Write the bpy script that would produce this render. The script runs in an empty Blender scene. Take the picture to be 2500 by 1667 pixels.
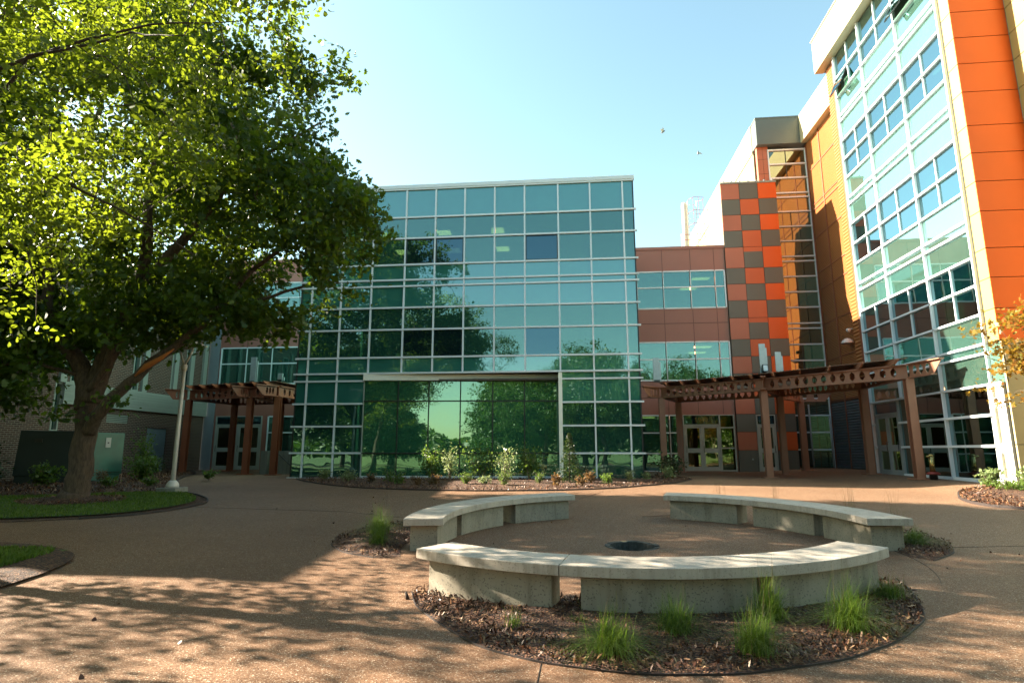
import bpy, bmesh, math, random
import numpy as np
from mathutils import Vector, Matrix
R=math.radians
random.seed(7); rng=np.random.default_rng(11)
SC=bpy.context.scene
COL=SC.collection

# ------------------------------------------------------------------ camera
CAMZ=1.70
cam=bpy.data.cameras.new('camera'); cam.lens=36*1441/2500; cam.sensor_width=36
cam.clip_start=0.05; cam.clip_end=3000
co=bpy.data.objects.new('camera',cam); COL.objects.link(co)
co.location=(0,0,CAMZ); co.rotation_euler=(R(90+10.48),0,R(5.72)); SC.camera=co

# ------------------------------------------------------------------ sky, sun, exposure
SUND=Vector((-1,.195,.5697)).normalized()           # towards the sun
W=bpy.data.worlds.new('World'); SC.world=W; W.use_nodes=True
nt=W.node_tree; nt.nodes.clear()
sky=nt.nodes.new('ShaderNodeTexSky'); sky.sky_type='NISHITA'; sky.sun_disc=False
sky.sun_elevation=math.asin(SUND.z); sky.sun_rotation=math.atan2(SUND.x,SUND.y)
sky.air_density=1.0; sky.dust_density=.6; sky.ozone_density=1.6
bgn=nt.nodes.new('ShaderNodeBackground'); bgn.inputs['Strength'].default_value=.064
out=nt.nodes.new('ShaderNodeOutputWorld')
tint=nt.nodes.new('ShaderNodeMix'); tint.data_type='RGBA'; tint.blend_type='MULTIPLY'; tint.inputs[0].default_value=1
tint.inputs[7].default_value=(1.04,1.08,.80,1)
nt.links.new(sky.outputs[0],tint.inputs[6]); nt.links.new(tint.outputs[2],bgn.inputs[0]); nt.links.new(bgn.outputs[0],out.inputs[0])
sl=bpy.data.lights.new('sun','SUN'); sl.energy=5.0; sl.angle=R(.53); sl.color=(1,.90,.72)
so=bpy.data.objects.new('sun',sl); COL.objects.link(so)
so.rotation_euler=SUND.to_track_quat('Z','Y').to_euler(); so.location=(-30,6,20)
SC.view_settings.view_transform='Standard'; SC.view_settings.look='None'
SC.view_settings.exposure=2.9; SC.view_settings.gamma=1

# ------------------------------------------------------------------ ground height
PRY=[-60,0,12,20,24,300]; PRZ=[-1.8,0,.36,.57,.61,.63]
def sst(a,b,x):
    t=min(1,max(0,(x-a)/(b-a))); return t*t*(3-2*t)
def g(x,y):
    z=float(np.interp(y,PRY,PRZ))
    z+=.16*sst(9.2,12.2,x)*sst(12,17,y)
    if y<-8: z+=.5*sst(8,40,-y)*1.0
    return z

# ------------------------------------------------------------------ materials
MATS={}
LK=.5
KC=.62   # overall paint reflectance level
def nodes_mat(name):
    m=bpy.data.materials.new(name); m.use_nodes=True; MATS[name]=m
    n=m.node_tree; p=n.nodes['Principled BSDF']; return m,n,p
def link(n,a,b): n.links.new(a,b)
def objcoord(n,scale=1.0,vec=None):
    t=n.nodes.new('ShaderNodeTexCoord'); mp=n.nodes.new('ShaderNodeMapping')
    link(n,t.outputs['Object'],mp.inputs[0]); 
    mp.inputs['Scale'].default_value=vec or (scale,)*3
    return mp.outputs[0]
def noise(n,vec,scale,detail=4,rough=.55):
    t=n.nodes.new('ShaderNodeTexNoise'); t.inputs['Scale'].default_value=scale
    t.inputs['Detail'].default_value=detail; t.inputs['Roughness'].default_value=rough
    if vec: link(n,vec,t.inputs['Vector'])
    return t
def ramp(n,fac,stops):
    r=n.nodes.new('ShaderNodeValToRGB'); e=r.color_ramp.elements
    while len(e)<len(stops): e.new(.5)
    for i,(p,c) in enumerate(stops):
        e[i].position=p; e[i].color=(*c,1) if len(c)==3 else c
    link(n,fac,r.inputs[0]); return r.outputs[0]
def mixc(n,fac,a,b,mode='MIX'):
    m=n.nodes.new('ShaderNodeMix'); m.data_type='RGBA'; m.blend_type=mode
    for s,v in ((0,fac),(6,a),(7,b)):
        if hasattr(v,'is_output') or isinstance(v,bpy.types.NodeSocket): link(n,v,m.inputs[s])
        else: m.inputs[s].default_value=v if s==0 else (*v,1)
    return m.outputs[2]
def bump(n,h,strength,dist=.01):
    b=n.nodes.new('ShaderNodeBump'); b.inputs['Strength'].default_value=strength; b.inputs['Distance'].default_value=dist
    link(n,h,b.inputs['Height']); return b.outputs[0]
def plain(name,col,rough=.5,metal=0,var=.12,scale=3,bmp=0,spec=None,coat=0):
    m,n,p=nodes_mat(name)
    col=tuple(c*KC for c in col)
    v=objcoord(n); t=noise(n,v,scale,5)
    d=tuple(c*(1-var) for c in col); l=tuple(min(1,c*(1+var)) for c in col)
    gi=n.nodes.new('ShaderNodeNewGeometry'); oi=n.nodes.new('ShaderNodeObjectInfo'); sm_=n.nodes.new('ShaderNodeMath'); sm_.operation='ADD'
    link(n,gi.outputs['Random Per Island'],sm_.inputs[0]); link(n,oi.outputs['Random'],sm_.inputs[1]); hf=n.nodes.new('ShaderNodeMath'); hf.operation='MULTIPLY'; hf.inputs[1].default_value=.5; link(n,sm_.outputs[0],hf.inputs[0])
    link(n,mixc(n,1.0,ramp(n,t.outputs['Fac'],[(.3,d),(.7,l)]),ramp(n,hf.outputs[0],[(0,(.90,)*3),(1,(1.0,)*3)]),'MULTIPLY'),p.inputs['Base Color'])
    p.inputs['Roughness'].default_value=rough; p.inputs['Metallic'].default_value=metal
    if spec is not None: p.inputs['Specular IOR Level'].default_value=spec
    if coat: p.inputs['Coat Weight'].default_value=coat
    if bmp:
        t2=noise(n,v,scale*12,4); link(n,bump(n,t2.outputs['Fac'],bmp,.01),p.inputs['Normal'])
    return m
# pavement: exposed aggregate
def mat_paving():
    m,n,p=nodes_mat('exposed_aggregate')
    v=objcoord(n)
    vo=n.nodes.new('ShaderNodeTexVoronoi'); vo.inputs['Scale'].default_value=125; link(n,v,vo.inputs['Vector'])
    sep=n.nodes.new('ShaderNodeSeparateColor'); link(n,vo.outputs['Color'],sep.inputs[0])
    peb=ramp(n,sep.outputs[0],[(0,(.020,.013,.010)),(.25,(.10,.046,.026)),(.55,(.18,.098,.058)),(.85,(.30,.19,.12)),(.93,(.36,.25,.17)),(1,(.80,.70,.55))])
    big=noise(n,v,.35,5); fine=noise(n,v,9,4)
    c=mixc(n,.4,peb,(.19,.105,.060))
    c=mixc(n,ramp(n,big.outputs['Fac'],[(.35,(0,0,0)),(.7,(1,1,1))]),c,mixc(n,.5,c,(.09,.046,.027)))
    c=mixc(n,.35,c,ramp(n,fine.outputs['Fac'],[(.3,(.55,.55,.55)),(.7,(1,1,1))]),'MULTIPLY')
    link(n,c,p.inputs['Base Color'])
    p.inputs['Specular IOR Level'].default_value=.12
    rr=ramp(n,sep.outputs[1],[(0,(.34,)*3),(1,(.8,)*3)]); link(n,rr,p.inputs['Roughness'])
    link(n,bump(n,vo.outputs['Distance'],.55,.006),p.inputs['Normal'])
    return m
def mat_concrete(name,col,sp=.5):
    m,n,p=nodes_mat(name); v=objcoord(n)
    vo=n.nodes.new('ShaderNodeTexVoronoi'); vo.inputs['Scale'].default_value=85; link(n,v,vo.inputs['Vector'])
    sep=n.nodes.new('ShaderNodeSeparateColor'); link(n,vo.outputs['Color'],sep.inputs[0])
    t=noise(n,v,2.2,6)
    base=ramp(n,t.outputs['Fac'],[(.3,tuple(c*.86 for c in col)),(.7,tuple(c*1.08 for c in col))])
    spk=ramp(n,sep.outputs[0],[(0,(.25,)*3),(.07,(.35,)*3),(.11,(1,)*3),(.9,(1,)*3),(1,(1.0,)*3)])
    st_=noise(n,objcoord(n,vec=(5,5,.9)),1.6,6,.65)
    base=mixc(n,.75,base,ramp(n,st_.outputs['Fac'],[(.32,(.62,.60,.56)),(.52,(1,1,1))]),'MULTIPLY')
    link(n,mixc(n,sp,base,spk,'MULTIPLY'),p.inputs['Base Color'])
    p.inputs['Roughness'].default_value=.75
    f=noise(n,v,160,3); link(n,bump(n,f.outputs['Fac'],.25,.003),p.inputs['Normal'])
    return m
def mat_brick():
    m,n,p=nodes_mat('brown_brick')
    t=n.nodes.new('ShaderNodeTexCoord'); s=n.nodes.new('ShaderNodeSeparateXYZ'); c=n.nodes.new('ShaderNodeCombineXYZ')
    link(n,t.outputs['Object'],s.inputs[0]); 
    ad=n.nodes.new('ShaderNodeMath'); ad.operation='ADD'; link(n,s.outputs[0],ad.inputs[0]); link(n,s.outputs[1],ad.inputs[1])
    link(n,ad.outputs[0],c.inputs[0]); link(n,s.outputs[2],c.inputs[1])
    b=n.nodes.new('ShaderNodeTexBrick'); link(n,c.outputs[0],b.inputs['Vector'])
    b.inputs['Scale'].default_value=1; b.inputs['Brick Width'].default_value=.24; b.inputs['Row Height'].default_value=.08
    b.inputs['Mortar Size'].default_value=.012; b.inputs['Mortar Smooth'].default_value=.1; b.inputs['Bias'].default_value=-.1
    b.inputs['Color1'].default_value=(.042,.016,.010,1); b.inputs['Color2'].default_value=(.085,.032,.020,1); b.inputs['Mortar'].default_value=(.19,.145,.11,1)
    link(n,b.outputs['Color'],p.inputs['Base Color']); p.inputs['Roughness'].default_value=.85
    inv=n.nodes.new('ShaderNodeMath'); inv.operation='SUBTRACT'; inv.inputs[0].default_value=1; link(n,b.outputs['Fac'],inv.inputs[1])
    link(n,bump(n,inv.outputs[0],.5,.01),p.inputs['Normal'])
    return m
def mat_glass(name,tint,refl,rcol,rough=.0,wav=.0,veil=(.02,.075,.05),vf=.0):
    """tinted curtain-wall glass: see-through tint plus a coated mirror-like reflection"""
    m=bpy.data.materials.new(name); m.use_nodes=True; n=m.node_tree; n.nodes.clear(); MATS[name]=m
    o=n.nodes.new('ShaderNodeOutputMaterial'); tr=n.nodes.new('ShaderNodeBsdfTransparent'); gl=n.nodes.new('ShaderNodeBsdfGlossy')
    tr.inputs[0].default_value=(*tint,1); gl.inputs[0].default_value=(*rcol,1); gl.inputs['Roughness'].default_value=rough
    lw=n.nodes.new('ShaderNodeLayerWeight'); lw.inputs[0].default_value=.25
    mr=n.nodes.new('ShaderNodeMapRange'); link(n,lw.outputs['Fresnel'],mr.inputs[0]); mr.inputs[3].default_value=refl; mr.inputs[4].default_value=min(1,refl+.55)
    dv=n.nodes.new('ShaderNodeBsdfDiffuse'); dv.inputs[0].default_value=(*veil,1); m0=n.nodes.new('ShaderNodeMixShader'); m0.inputs[0].default_value=vf
    link(n,tr.outputs[0],m0.inputs[1]); link(n,dv.outputs[0],m0.inputs[2])
    mx=n.nodes.new('ShaderNodeMixShader'); link(n,mr.outputs[0],mx.inputs[0]); link(n,m0.outputs[0],mx.inputs[1]); link(n,gl.outputs[0],mx.inputs[2])
    v=objcoord(n); t=noise(n,v,.55,2); link(n,bump(n,t.outputs['Fac'],wav,.02),gl.inputs['Normal'])
    link(n,mx.outputs[0],o.inputs[0]); return m
def mat_spandrel(name,col,refl,rcol,wav=.0):
    m=bpy.data.materials.new(name); m.use_nodes=True; n=m.node_tree; n.nodes.clear(); MATS[name]=m
    o=n.nodes.new('ShaderNodeOutputMaterial'); df=n.nodes.new('ShaderNodeBsdfDiffuse'); gl=n.nodes.new('ShaderNodeBsdfGlossy')
    v=objcoord(n); t0=noise(n,v,1.5,4)
    link(n,ramp(n,t0.outputs['Fac'],[(.3,tuple(c*.94 for c in col)),(.7,tuple(c*1.05 for c in col))]),df.inputs[0])
    gl.inputs[0].default_value=(*rcol,1); gl.inputs['Roughness'].default_value=0.0
    lw=n.nodes.new('ShaderNodeLayerWeight'); lw.inputs[0].default_value=.25
    mr=n.nodes.new('ShaderNodeMapRange'); link(n,lw.outputs['Fresnel'],mr.inputs[0]); mr.inputs[3].default_value=refl; mr.inputs[4].default_value=min(1,refl+.5)
    mx=n.nodes.new('ShaderNodeMixShader'); link(n,mr.outputs[0],mx.inputs[0]); link(n,df.outputs[0],mx.inputs[1]); link(n,gl.outputs[0],mx.inputs[2])
    t=noise(n,v,.55,2); link(n,bump(n,t.outputs['Fac'],wav,.02),gl.inputs['Normal'])
    link(n,mx.outputs[0],o.inputs[0]); return m
def mat_leaf(name,cols,trans=.45,tcol=(.35,.55,.05),scale=.8):
    m=bpy.data.materials.new(name); m.use_nodes=True; n=m.node_tree; n.nodes.clear(); MATS[name]=m
    o=n.nodes.new('ShaderNodeOutputMaterial')
    gm=n.nodes.new('ShaderNodeNewGeometry')
    v=objcoord(n); t=noise(n,v,scale,3)
    ad=n.nodes.new('ShaderNodeMath'); ad.operation='MULTIPLY_ADD'; link(n,gm.outputs['Random Per Island'],ad.inputs[0]); ad.inputs[1].default_value=.6
    sb=n.nodes.new('ShaderNodeMath'); sb.operation='MULTIPLY'; link(n,t.outputs['Fac'],sb.inputs[0]); sb.inputs[1].default_value=.4
    link(n,sb.outputs[0],ad.inputs[2])
    cols=[tuple(q*LK for q in c_) for c_ in cols] if scale>=1 else cols; tcol=tuple(q*LK for q in tcol) if scale>=1 else tcol
    k=len(cols); c=ramp(n,ad.outputs[0],[(.12+.76*i/(k-1),cols[i]) for i in range(k)])
    p=n.nodes.new('ShaderNodeBsdfPrincipled'); link(n,c,p.inputs['Base Color']); p.inputs['Roughness'].default_value=.45; p.inputs['Specular IOR Level'].default_value=.35
    tl=n.nodes.new('ShaderNodeBsdfTranslucent'); link(n,mixc(n,.75,c,tcol),tl.inputs[0])
    mx=n.nodes.new('ShaderNodeMixShader'); mx.inputs[0].default_value=trans
    link(n,p.outputs[0],mx.inputs[1]); link(n,tl.outputs[0],mx.inputs[2]); link(n,mx.outputs[0],o.inputs[0]); return m
def mat_bark(name,a,b):
    m,n,p=nodes_mat(name); v=objcoord(n,vec=(9,9,2.2)); t=noise(n,v,2.4,8,.7)
    link(n,ramp(n,t.outputs['Fac'],[(.3,a),(.68,b)]),p.inputs['Base Color']); p.inputs['Roughness'].default_value=.9
    link(n,bump(n,t.outputs['Fac'],.9,.03),p.inputs['Normal']); return m
def mat_emit(name,col,s):
    m=bpy.data.materials.new(name); m.use_nodes=True; n=m.node_tree; n.nodes.clear(); MATS[name]=m
    o=n.nodes.new('ShaderNodeOutputMaterial'); e=n.nodes.new('ShaderNodeEmission'); e.inputs[0].default_value=(*col,1); e.inputs[1].default_value=s
    link(n,e.outputs[0],o.inputs[0]); return m
def mat_grassground(name,a,b,sc=30):
    m,n,p=nodes_mat(name); v=objcoord(n); t=noise(n,v,sc,5,.7); t2=noise(n,v,.25,4)
    c=ramp(n,t.outputs['Fac'],[(.3,a),(.7,b)])
    c=mixc(n,t2.outputs['Fac'],c,mixc(n,.4,c,(.12,.12,.02)))
    link(n,c,p.inputs['Base Color']); p.inputs['Roughness'].default_value=.9
    link(n,bump(n,t.outputs['Fac'],.8,.03),p.inputs['Normal']); return m
def mat_mulch(name='bark_mulch'):
    m,n,p=nodes_mat(name); v=objcoord(n); 
    vo=n.nodes.new('ShaderNodeTexVoronoi'); vo.inputs['Scale'].default_value=42; link(n,objcoord(n,vec=(1,1.7,1)),vo.inputs['Vector'])
    sep=n.nodes.new('ShaderNodeSeparateColor'); link(n,vo.outputs['Color'],sep.inputs[0])
    c=ramp(n,sep.outputs[0],[(0,(.014,.006,.004)),(.4,(.055,.019,.009)),(.75,(.12,.043,.018)),(1,(.28,.15,.07))])
    t=noise(n,v,3,5); c=mixc(n,.6,c,ramp(n,t.outputs['Fac'],[(.3,(.5,.5,.5)),(.7,(1,1,1))]),'MULTIPLY')
    link(n,c,p.inputs['Base Color']); p.inputs['Roughness'].default_value=.95
    link(n,bump(n,vo.outputs['Distance'],1,.03),p.inputs['Normal']); return m

M=dict(
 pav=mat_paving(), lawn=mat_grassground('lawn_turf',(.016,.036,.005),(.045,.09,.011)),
 mulch=mat_mulch(), brick=mat_brick(),
 cast=mat_concrete('cast_stone',(.29,.245,.185),.6), cap=mat_concrete('cast_stone_cap',(.43,.36,.295),.35),
 conc=mat_concrete('plain_concrete',(.2,.19,.165),.3),
 alum=plain('white_aluminium',(1.05,1.1,1.15),.35,0,.04), alumg=plain('grey_aluminium',(.46,.47,.46),.4,0,.05), doorw=plain('pale_door_paint',(.50,.50,.44),.4,0,.05),
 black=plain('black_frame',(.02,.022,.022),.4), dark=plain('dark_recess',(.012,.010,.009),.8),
 orange=plain('orange_panel',(.98,.135,.008),.38,0,.05,.6,0,.4), oran2=plain('deep_orange_panel',(.78,.14,.03),.42,0,.05,.6,0,.4),
 terra=plain('terracotta_panel',(.58,.165,.085),.45,0,.05,.6), grayp=plain('grey_panel',(.155,.145,.115),.45,0,.06,.6),
 brown=plain('red_brown_panel',(.46,.175,.125),.5,0,.05,.5), seam=plain('panel_seam',(.10,.035,.022),.7),
 cream=plain('cream_panel',(.60,.52,.31),.5,0,.04,.6), stone=plain('pale_stone_panel',(.50,.43,.25),.7,0,.05,2), yell=plain('yellow_panel',(.52,.40,.14),.45,0,.04,.6),
 corr=plain('ochre_corrugated',(.46,.165,.045),.45,0,.06,.5), corrd=plain('grey_louvre',(.13,.14,.16),.45), trim=plain('russet_trim',(.33,.10,.045),.5),
 gbox=plain('dark_green_grey_panel',(.16,.18,.165),.4,0,.05,.5),
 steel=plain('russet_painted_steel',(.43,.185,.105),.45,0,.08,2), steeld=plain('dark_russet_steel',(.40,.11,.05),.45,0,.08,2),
 deck=plain('metal_decking',(.30,.16,.11),.4,.3,.1,2), beam=plain('cream_white_beam',(1.35,1.32,1.15),.5,0,.03),
 galv=plain('galvanised_metal',(.60,.65,.68),.35,.6,.1,6),
 siding=plain('pale_siding',(.42,.44,.38),.5,0,.05,1), gdoor=plain('blue_grey_door',(.22,.27,.30),.45), greyw=plain('blue_grey_wall_panel',(.30,.34,.37),.5,0,.04),
 pole=plain('cream_pole_paint',(.95,.86,.80),.4), ubox=plain('green_cabinet_paint',(.03,.20,.15),.35,0,.2,2), uboxd=plain('dark_green_cabinet',(.006,.02,.02),.5),
 white=plain('white_paint',(.8,.8,.78),.5,0,.02), ceil=plain('ceiling_tile',(.55,.58,.55),.8), intr=plain('interior_wall',(.30,.33,.30),.8,0,.1), intd=plain('interior_dark',(.05,.05,.045),.8),
 floor=plain('interior_floor',(.16,.13,.10),.6), blind=plain('roller_blind',(.50,.60,.55),.8,0,.03), edge=plain('bed_edging',(.04,.022,.018),.7),
 hyd=plain('orange_hydrant',(.8,.13,.02),.4), lamp=mat_emit('ceiling_lamp',(1,.36,.13),2.4), neon=mat_emit('strip_lamp',(.9,1,.9),.35),
 bark=mat_bark('oak_bark',(.025,.013,.008),(.11,.07,.045)), bark2=mat_bark('dark_bark',(.018,.010,.007),(.06,.035,.022)), barkg=mat_bark('grey_twig',(.08,.055,.038),(.2,.15,.11)), scar=plain('orange_wound',(.55,.16,.03),.8),
 black2=plain('lamp_black',(.02,.02,.02),.3), brass=plain('brass_pipe',(.55,.42,.16),.25,.9), redcap=plain('red_flange',(.30,.03,.02),.5), pit=plain('charred_stone',(.07,.075,.07),.9,0,.5,18,.6), ash=plain('ash',(.20,.19,.17),.95,0,.5,25,.6),
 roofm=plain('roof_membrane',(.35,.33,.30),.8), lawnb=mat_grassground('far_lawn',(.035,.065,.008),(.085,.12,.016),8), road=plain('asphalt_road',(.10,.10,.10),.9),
 gv=mat_glass('green_vision_glass',(.20,.44,.38),.28,(.36,.57,.56),0,.34,(.04,.15,.11),.36),
 gb=mat_glass('bay_glass',(.16,.36,.26),.34,(.40,.62,.52),.015,.40,(.05,.19,.10),.62),
 gd=mat_glass('dark_operable_glass',(.06,.15,.18),.26,(.24,.42,.52),0,.30,(.02,.06,.07),.25),
 gclear=mat_glass('door_glass',(.22,.28,.20),.20,(.60,.68,.45),0,.25),
 gt=mat_glass('tower_vision_glass',(.26,.46,.36),.20,(.38,.56,.60),0,.15),
 gst=mat_glass('stair_glass',(.12,.17,.14),.34,(.62,.62,.48),0,.1),
 sp=mat_spandrel('teal_spandrel_glass',(.032,.155,.125),.28,(.46,.68,.72),.30),
 spt=mat_spandrel('mint_spandrel_glass',(.075,.155,.12),.22,(.62,.86,.84),.12),
 spst=mat_spandrel('stair_spandrel_glass',(.025,.035,.026),.36,(.65,.62,.45),.08),
)
M['leafA']=mat_leaf('oak_leaf',[(.010,.026,.004),(.020,.048,.006),(.035,.070,.008),(.055,.09,.010)],.43,(.21,.29,.010))
M['leafB']=mat_leaf('near_leaf',[(.012,.026,.004),(.026,.050,.006),(.045,.072,.008),(.075,.09,.010)],.46,(.30,.37,.015))
M['leafF']=mat_leaf('far_leaf',[(.015,.032,.005),(.03,.06,.008),(.05,.09,.012)],.3,(.15,.26,.02),.25)
M['leafM']=mat_leaf('maple_leaf',[(.30,.10,.012),(.38,.17,.02),(.34,.24,.03),(.20,.22,.03)],.4,(.75,.42,.04),2)
M['leafS']=mat_leaf('shrub_leaf',[(.04,.08,.012),(.08,.15,.02),(.14,.24,.035),(.2,.3,.05)],.35,(.4,.6,.08),3)
M['leafP']=mat_leaf('pale_leaf',[(.12,.20,.05),(.22,.32,.10),(.32,.40,.16),(.42,.46,.25)],.3,(.6,.7,.25),3)
M['leafR']=mat_leaf('russet_leaf',[(.08,.06,.02),(.16,.09,.035),(.30,.18,.08),(.22,.24,.09)],.3,(.6,.3,.1),3)
M['leafD']=mat_leaf('dark_leaf',[(.012,.025,.006),(.025,.045,.010),(.04,.07,.015)],.25,(.15,.25,.04),3)
M['blade']=mat_leaf('grass_blade',[(.05,.10,.010),(.09,.18,.016),(.15,.26,.03),(.30,.32,.10)],.4,(.4,.62,.05),2)
M['straw']=mat_leaf('dry_stalk',[(.30,.22,.10),(.42,.33,.17)],.3,(.5,.4,.15),2)
M['chip']=mat_leaf('bark_chip',[(.03,.010,.005),(.13,.042,.018),(.27,.11,.045),(.62,.40,.22)],.0,(.2,.1,.05),6)

# ------------------------------------------------------------------ object helpers
WL={}
def tag(o,label=None,cat=None,group=None,kind=None):
    if label: o['label']=label
    if cat: o['category']=cat
    if group: o['group']=group
    if kind: o['kind']=kind
    return o
def thing(name,label,cat,loc=(0,0,0),group=None):
    o=bpy.data.objects.new(name,None); COL.objects.link(o); o.location=loc; o.empty_display_size=.2
    WL[o.name]=Vector(loc); return tag(o,label,cat,group)
def attach(me,name,mats,parent=None,org=None):
    for m in mats: me.materials.append(m)
    o=bpy.data.objects.new(name,me); COL.objects.link(o)
    if parent is not None:
        o.parent=parent; WL[o.name]=WL[parent.name].copy()
    else:
        WL[o.name]=Vector(org or (0,0,0)); o.location=WL[o.name]
    return o
class MB:
    def __init__(s): s.v=[]; s.f=[]; s.m=[]; s.sm=[]
    def add(s,vs,fs,m=0,smooth=False):
        b=len(s.v); s.v+= [tuple(p) for p in vs]; s.f+=[[b+i for i in f] for f in fs]; s.m+=[m]*len(fs); s.sm+=[smooth]*len(fs); return s
    def hexa(s,p,m=0): # p: 4 bottom ccw, 4 top
        return s.add(p,[(3,2,1,0),(4,5,6,7),(0,1,5,4),(1,2,6,5),(2,3,7,6),(3,0,4,7)],m)
    def box(s,x0,y0,z0,x1,y1,z1,m=0):
        x0,x1=sorted((x0,x1)); y0,y1=sorted((y0,y1)); z0,z1=sorted((z0,z1))
        return s.hexa([(x0,y0,z0),(x1,y0,z0),(x1,y1,z0),(x0,y1,z0),(x0,y0,z1),(x1,y0,z1),(x1,y1,z1),(x0,y1,z1)],m)
    def bar(s,a,b,w,h,m=0,up=(0,0,1)):
        """box section from a to b; w sideways, h along up; a,b at section centre"""
        a=Vector(a); b=Vector(b); d=(b-a).normalized(); u=Vector(up); sd=d.cross(u)
        if sd.length<1e-4: sd=d.cross(Vector((1,0,0)))
        sd.normalize(); u=sd.cross(d).normalized(); sd*=w/2; u*=h/2
        return s.hexa([a-sd-u,a+sd-u,b+sd-u,b-sd-u,a-sd+u,a+sd+u,b+sd+u,b-sd+u],m)
    def quad(s,p,m=0): return s.add(p,[(0,1,2,3)],m)
    def tube(s,pts,rad,n=8,m=0,caps=True,smooth=True):
        pts=[Vector(p) for p in pts]; k=len(pts)
        if not hasattr(rad,'__len__'): rad=[rad]*k
        vs=[];fs=[]; ref=Vector((.31,.17,.93)); prev=None
        for i,p in enumerate(pts):
            d=(pts[min(i+1,k-1)]-pts[max(i-1,0)])
            if d.length<1e-6: d=Vector((0,0,1))
            d.normalize()
            if prev is None:
                a=d.cross(ref if abs(d.dot(ref))<.9 else Vector((1,0,0))).normalized()
            else:
                a=(prev-d*prev.dot(d)); a=a.normalized() if a.length>1e-5 else d.orthogonal().normalized()
            prev=a; b=d.cross(a)
            for j in range(n):
                t=2*math.pi*j/n; vs.append(p+(a*math.cos(t)+b*math.sin(t))*rad[i])
        for i in range(k-1):
            for j in range(n):
                j2=(j+1)%n; fs.append((i*n+j,i*n+j2,(i+1)*n+j2,(i+1)*n+j))
        if caps: fs.append(tuple(range(n-1,-1,-1))); fs.append(tuple((k-1)*n+j for j in range(n)))
        return s.add(vs,fs,m,smooth)
    def lathe(s,c,prof,n=20,m=0,smooth=True):
        vs=[];fs=[]
        for r,z in prof:
            for j in range(n):
                t=2*math.pi*j/n; vs.append((c[0]+r*math.cos(t),c[1]+r*math.sin(t),c[2]+z))
        for i in range(len(prof)-1):
            for j in range(n):
                j2=(j+1)%n; fs.append((i*n+j,i*n+j2,(i+1)*n+j2,(i+1)*n+j))
        fs.append(tuple(range(n-1,-1,-1))); fs.append(tuple((len(prof)-1)*n+j for j in range(n)))
        return s.add(vs,fs,m,smooth)
    def build(s,name,mats,parent=None,org=None,bevel=0):
        if not isinstance(mats,(list,tuple)): mats=[mats]
        o0=WL[parent.name] if parent is not None else Vector(org or (0,0,0))
        me=bpy.data.meshes.new(name); me.from_pydata([(x-o0.x,y-o0.y,z-o0.z) for x,y,z in s.v],[],s.f)
        me.polygons.foreach_set('material_index',s.m); me.polygons.foreach_set('use_smooth',s.sm); me.update()
        o=attach(me,name,[M[k] if isinstance(k,str) else k for k in mats],parent,org)
        if bevel:
            b=o.modifiers.new('bevel','BEVEL'); b.width=bevel; b.segments=2; b.limit_method='ANGLE'; b.angle_limit=R(50)
        return o
def rawmesh(name,V,tmpl_n,count,mats,parent=None,org=(0,0,0)):
    """V: (count*tmpl_n,3) world coords, one n-gon per leaf"""
    o0=WL[parent.name] if parent is not None else Vector(org)
    V=V-np.array(o0)
    me=bpy.data.meshes.new(name); nv=len(V); me.vertices.add(nv); me.vertices.foreach_set('co',V.astype(np.float32).ravel())
    me.loops.add(nv); me.loops.foreach_set('vertex_index',np.arange(nv,dtype=np.int32))
    me.polygons.add(count); me.polygons.foreach_set('loop_start',(np.arange(count)*tmpl_n).astype(np.int32))
    me.update(calc_edges=True)
    return attach(me,name,[M[m] for m in mats],parent,org)
LEAF={
 'oak':np.array([(0,.02),(.18,.10),(.26,.30),(.38,.14),(.52,.42),(.62,.18),(.78,.30),(1,0),(.78,-.30),(.62,-.18),(.52,-.42),(.38,-.14),(.26,-.30),(.18,-.10)]),
 'oval':np.array([(0,0),(.22,.24),(.55,.30),(.82,.16),(1,0),(.82,-.16),(.55,-.30),(.22,-.24)]),
 'slim':np.array([(0,0),(.3,.13),(.65,.12),(1,0),(.65,-.12),(.3,-.13)]),
 'maple':np.array([(0,.02),(.20,.38),(.38,.14),(.62,.46),(.66,.14),(1,0),(.66,-.14),(.62,-.46),(.38,-.14),(.20,-.38)]),
 'quad':np.array([(0,0),(.5,.28),(1,0),(.5,-.28)]),
}
def leaves(pos,size,kind,up=.35,droop=0,r=None,outw=None):
    r=r or rng; T=LEAF[kind]; N=len(pos)
    d=r.normal(size=(N,3)); d[:,2]-=droop
    if outw is not None: d+=outw
    d/=np.linalg.norm(d,axis=1)[:,None]
    nrm=r.normal(size=(N,3)); nrm[:,2]+=up*3; nrm-= d*(nrm*d).sum(1)[:,None]; nrm/=np.linalg.norm(nrm,axis=1)[:,None]+1e-9
    s=np.cross(nrm,d); L=size*r.uniform(.5,1.35,N)
    P=pos[:,None,:]+ (T[None,:,0,None]-.5)*L[:,None,None]*d[:,None,:]+T[None,:,1,None]*L[:,None,None]*s[:,None,:]
    P+= (nrm[:,None,:]*(np.abs(T[None,:,1,None])*L[:,None,None]*r.uniform(-.1,.7,N)[:,None,None]))
    return P.reshape(-1,3),len(T)

# ------------------------------------------------------------------ ground, beds
def grid_sheet(xs,ys,h=0.0,fn=None):
    b=MB(); nx,ny=len(xs),len(ys)
    vs=[(x,y,g(x,y)+h+(fn(x,y) if fn else 0)) for y in ys for x in xs]
    fs=[(j*nx+i,j*nx+i+1,(j+1)*nx+i+1,(j+1)*nx+i) for j in range(ny-1) for i in range(nx-1)]
    b.add(vs,fs,0,True); return b
xs=[-400,-150,-80,-50,-40,-30]+list(np.arange(-26,26.1,.5))+[30,40,50,80,150,400]
ys=[-12,-9,-8]+list(np.arange(-6,40.1,.5))+[60,100,300,800]
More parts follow.
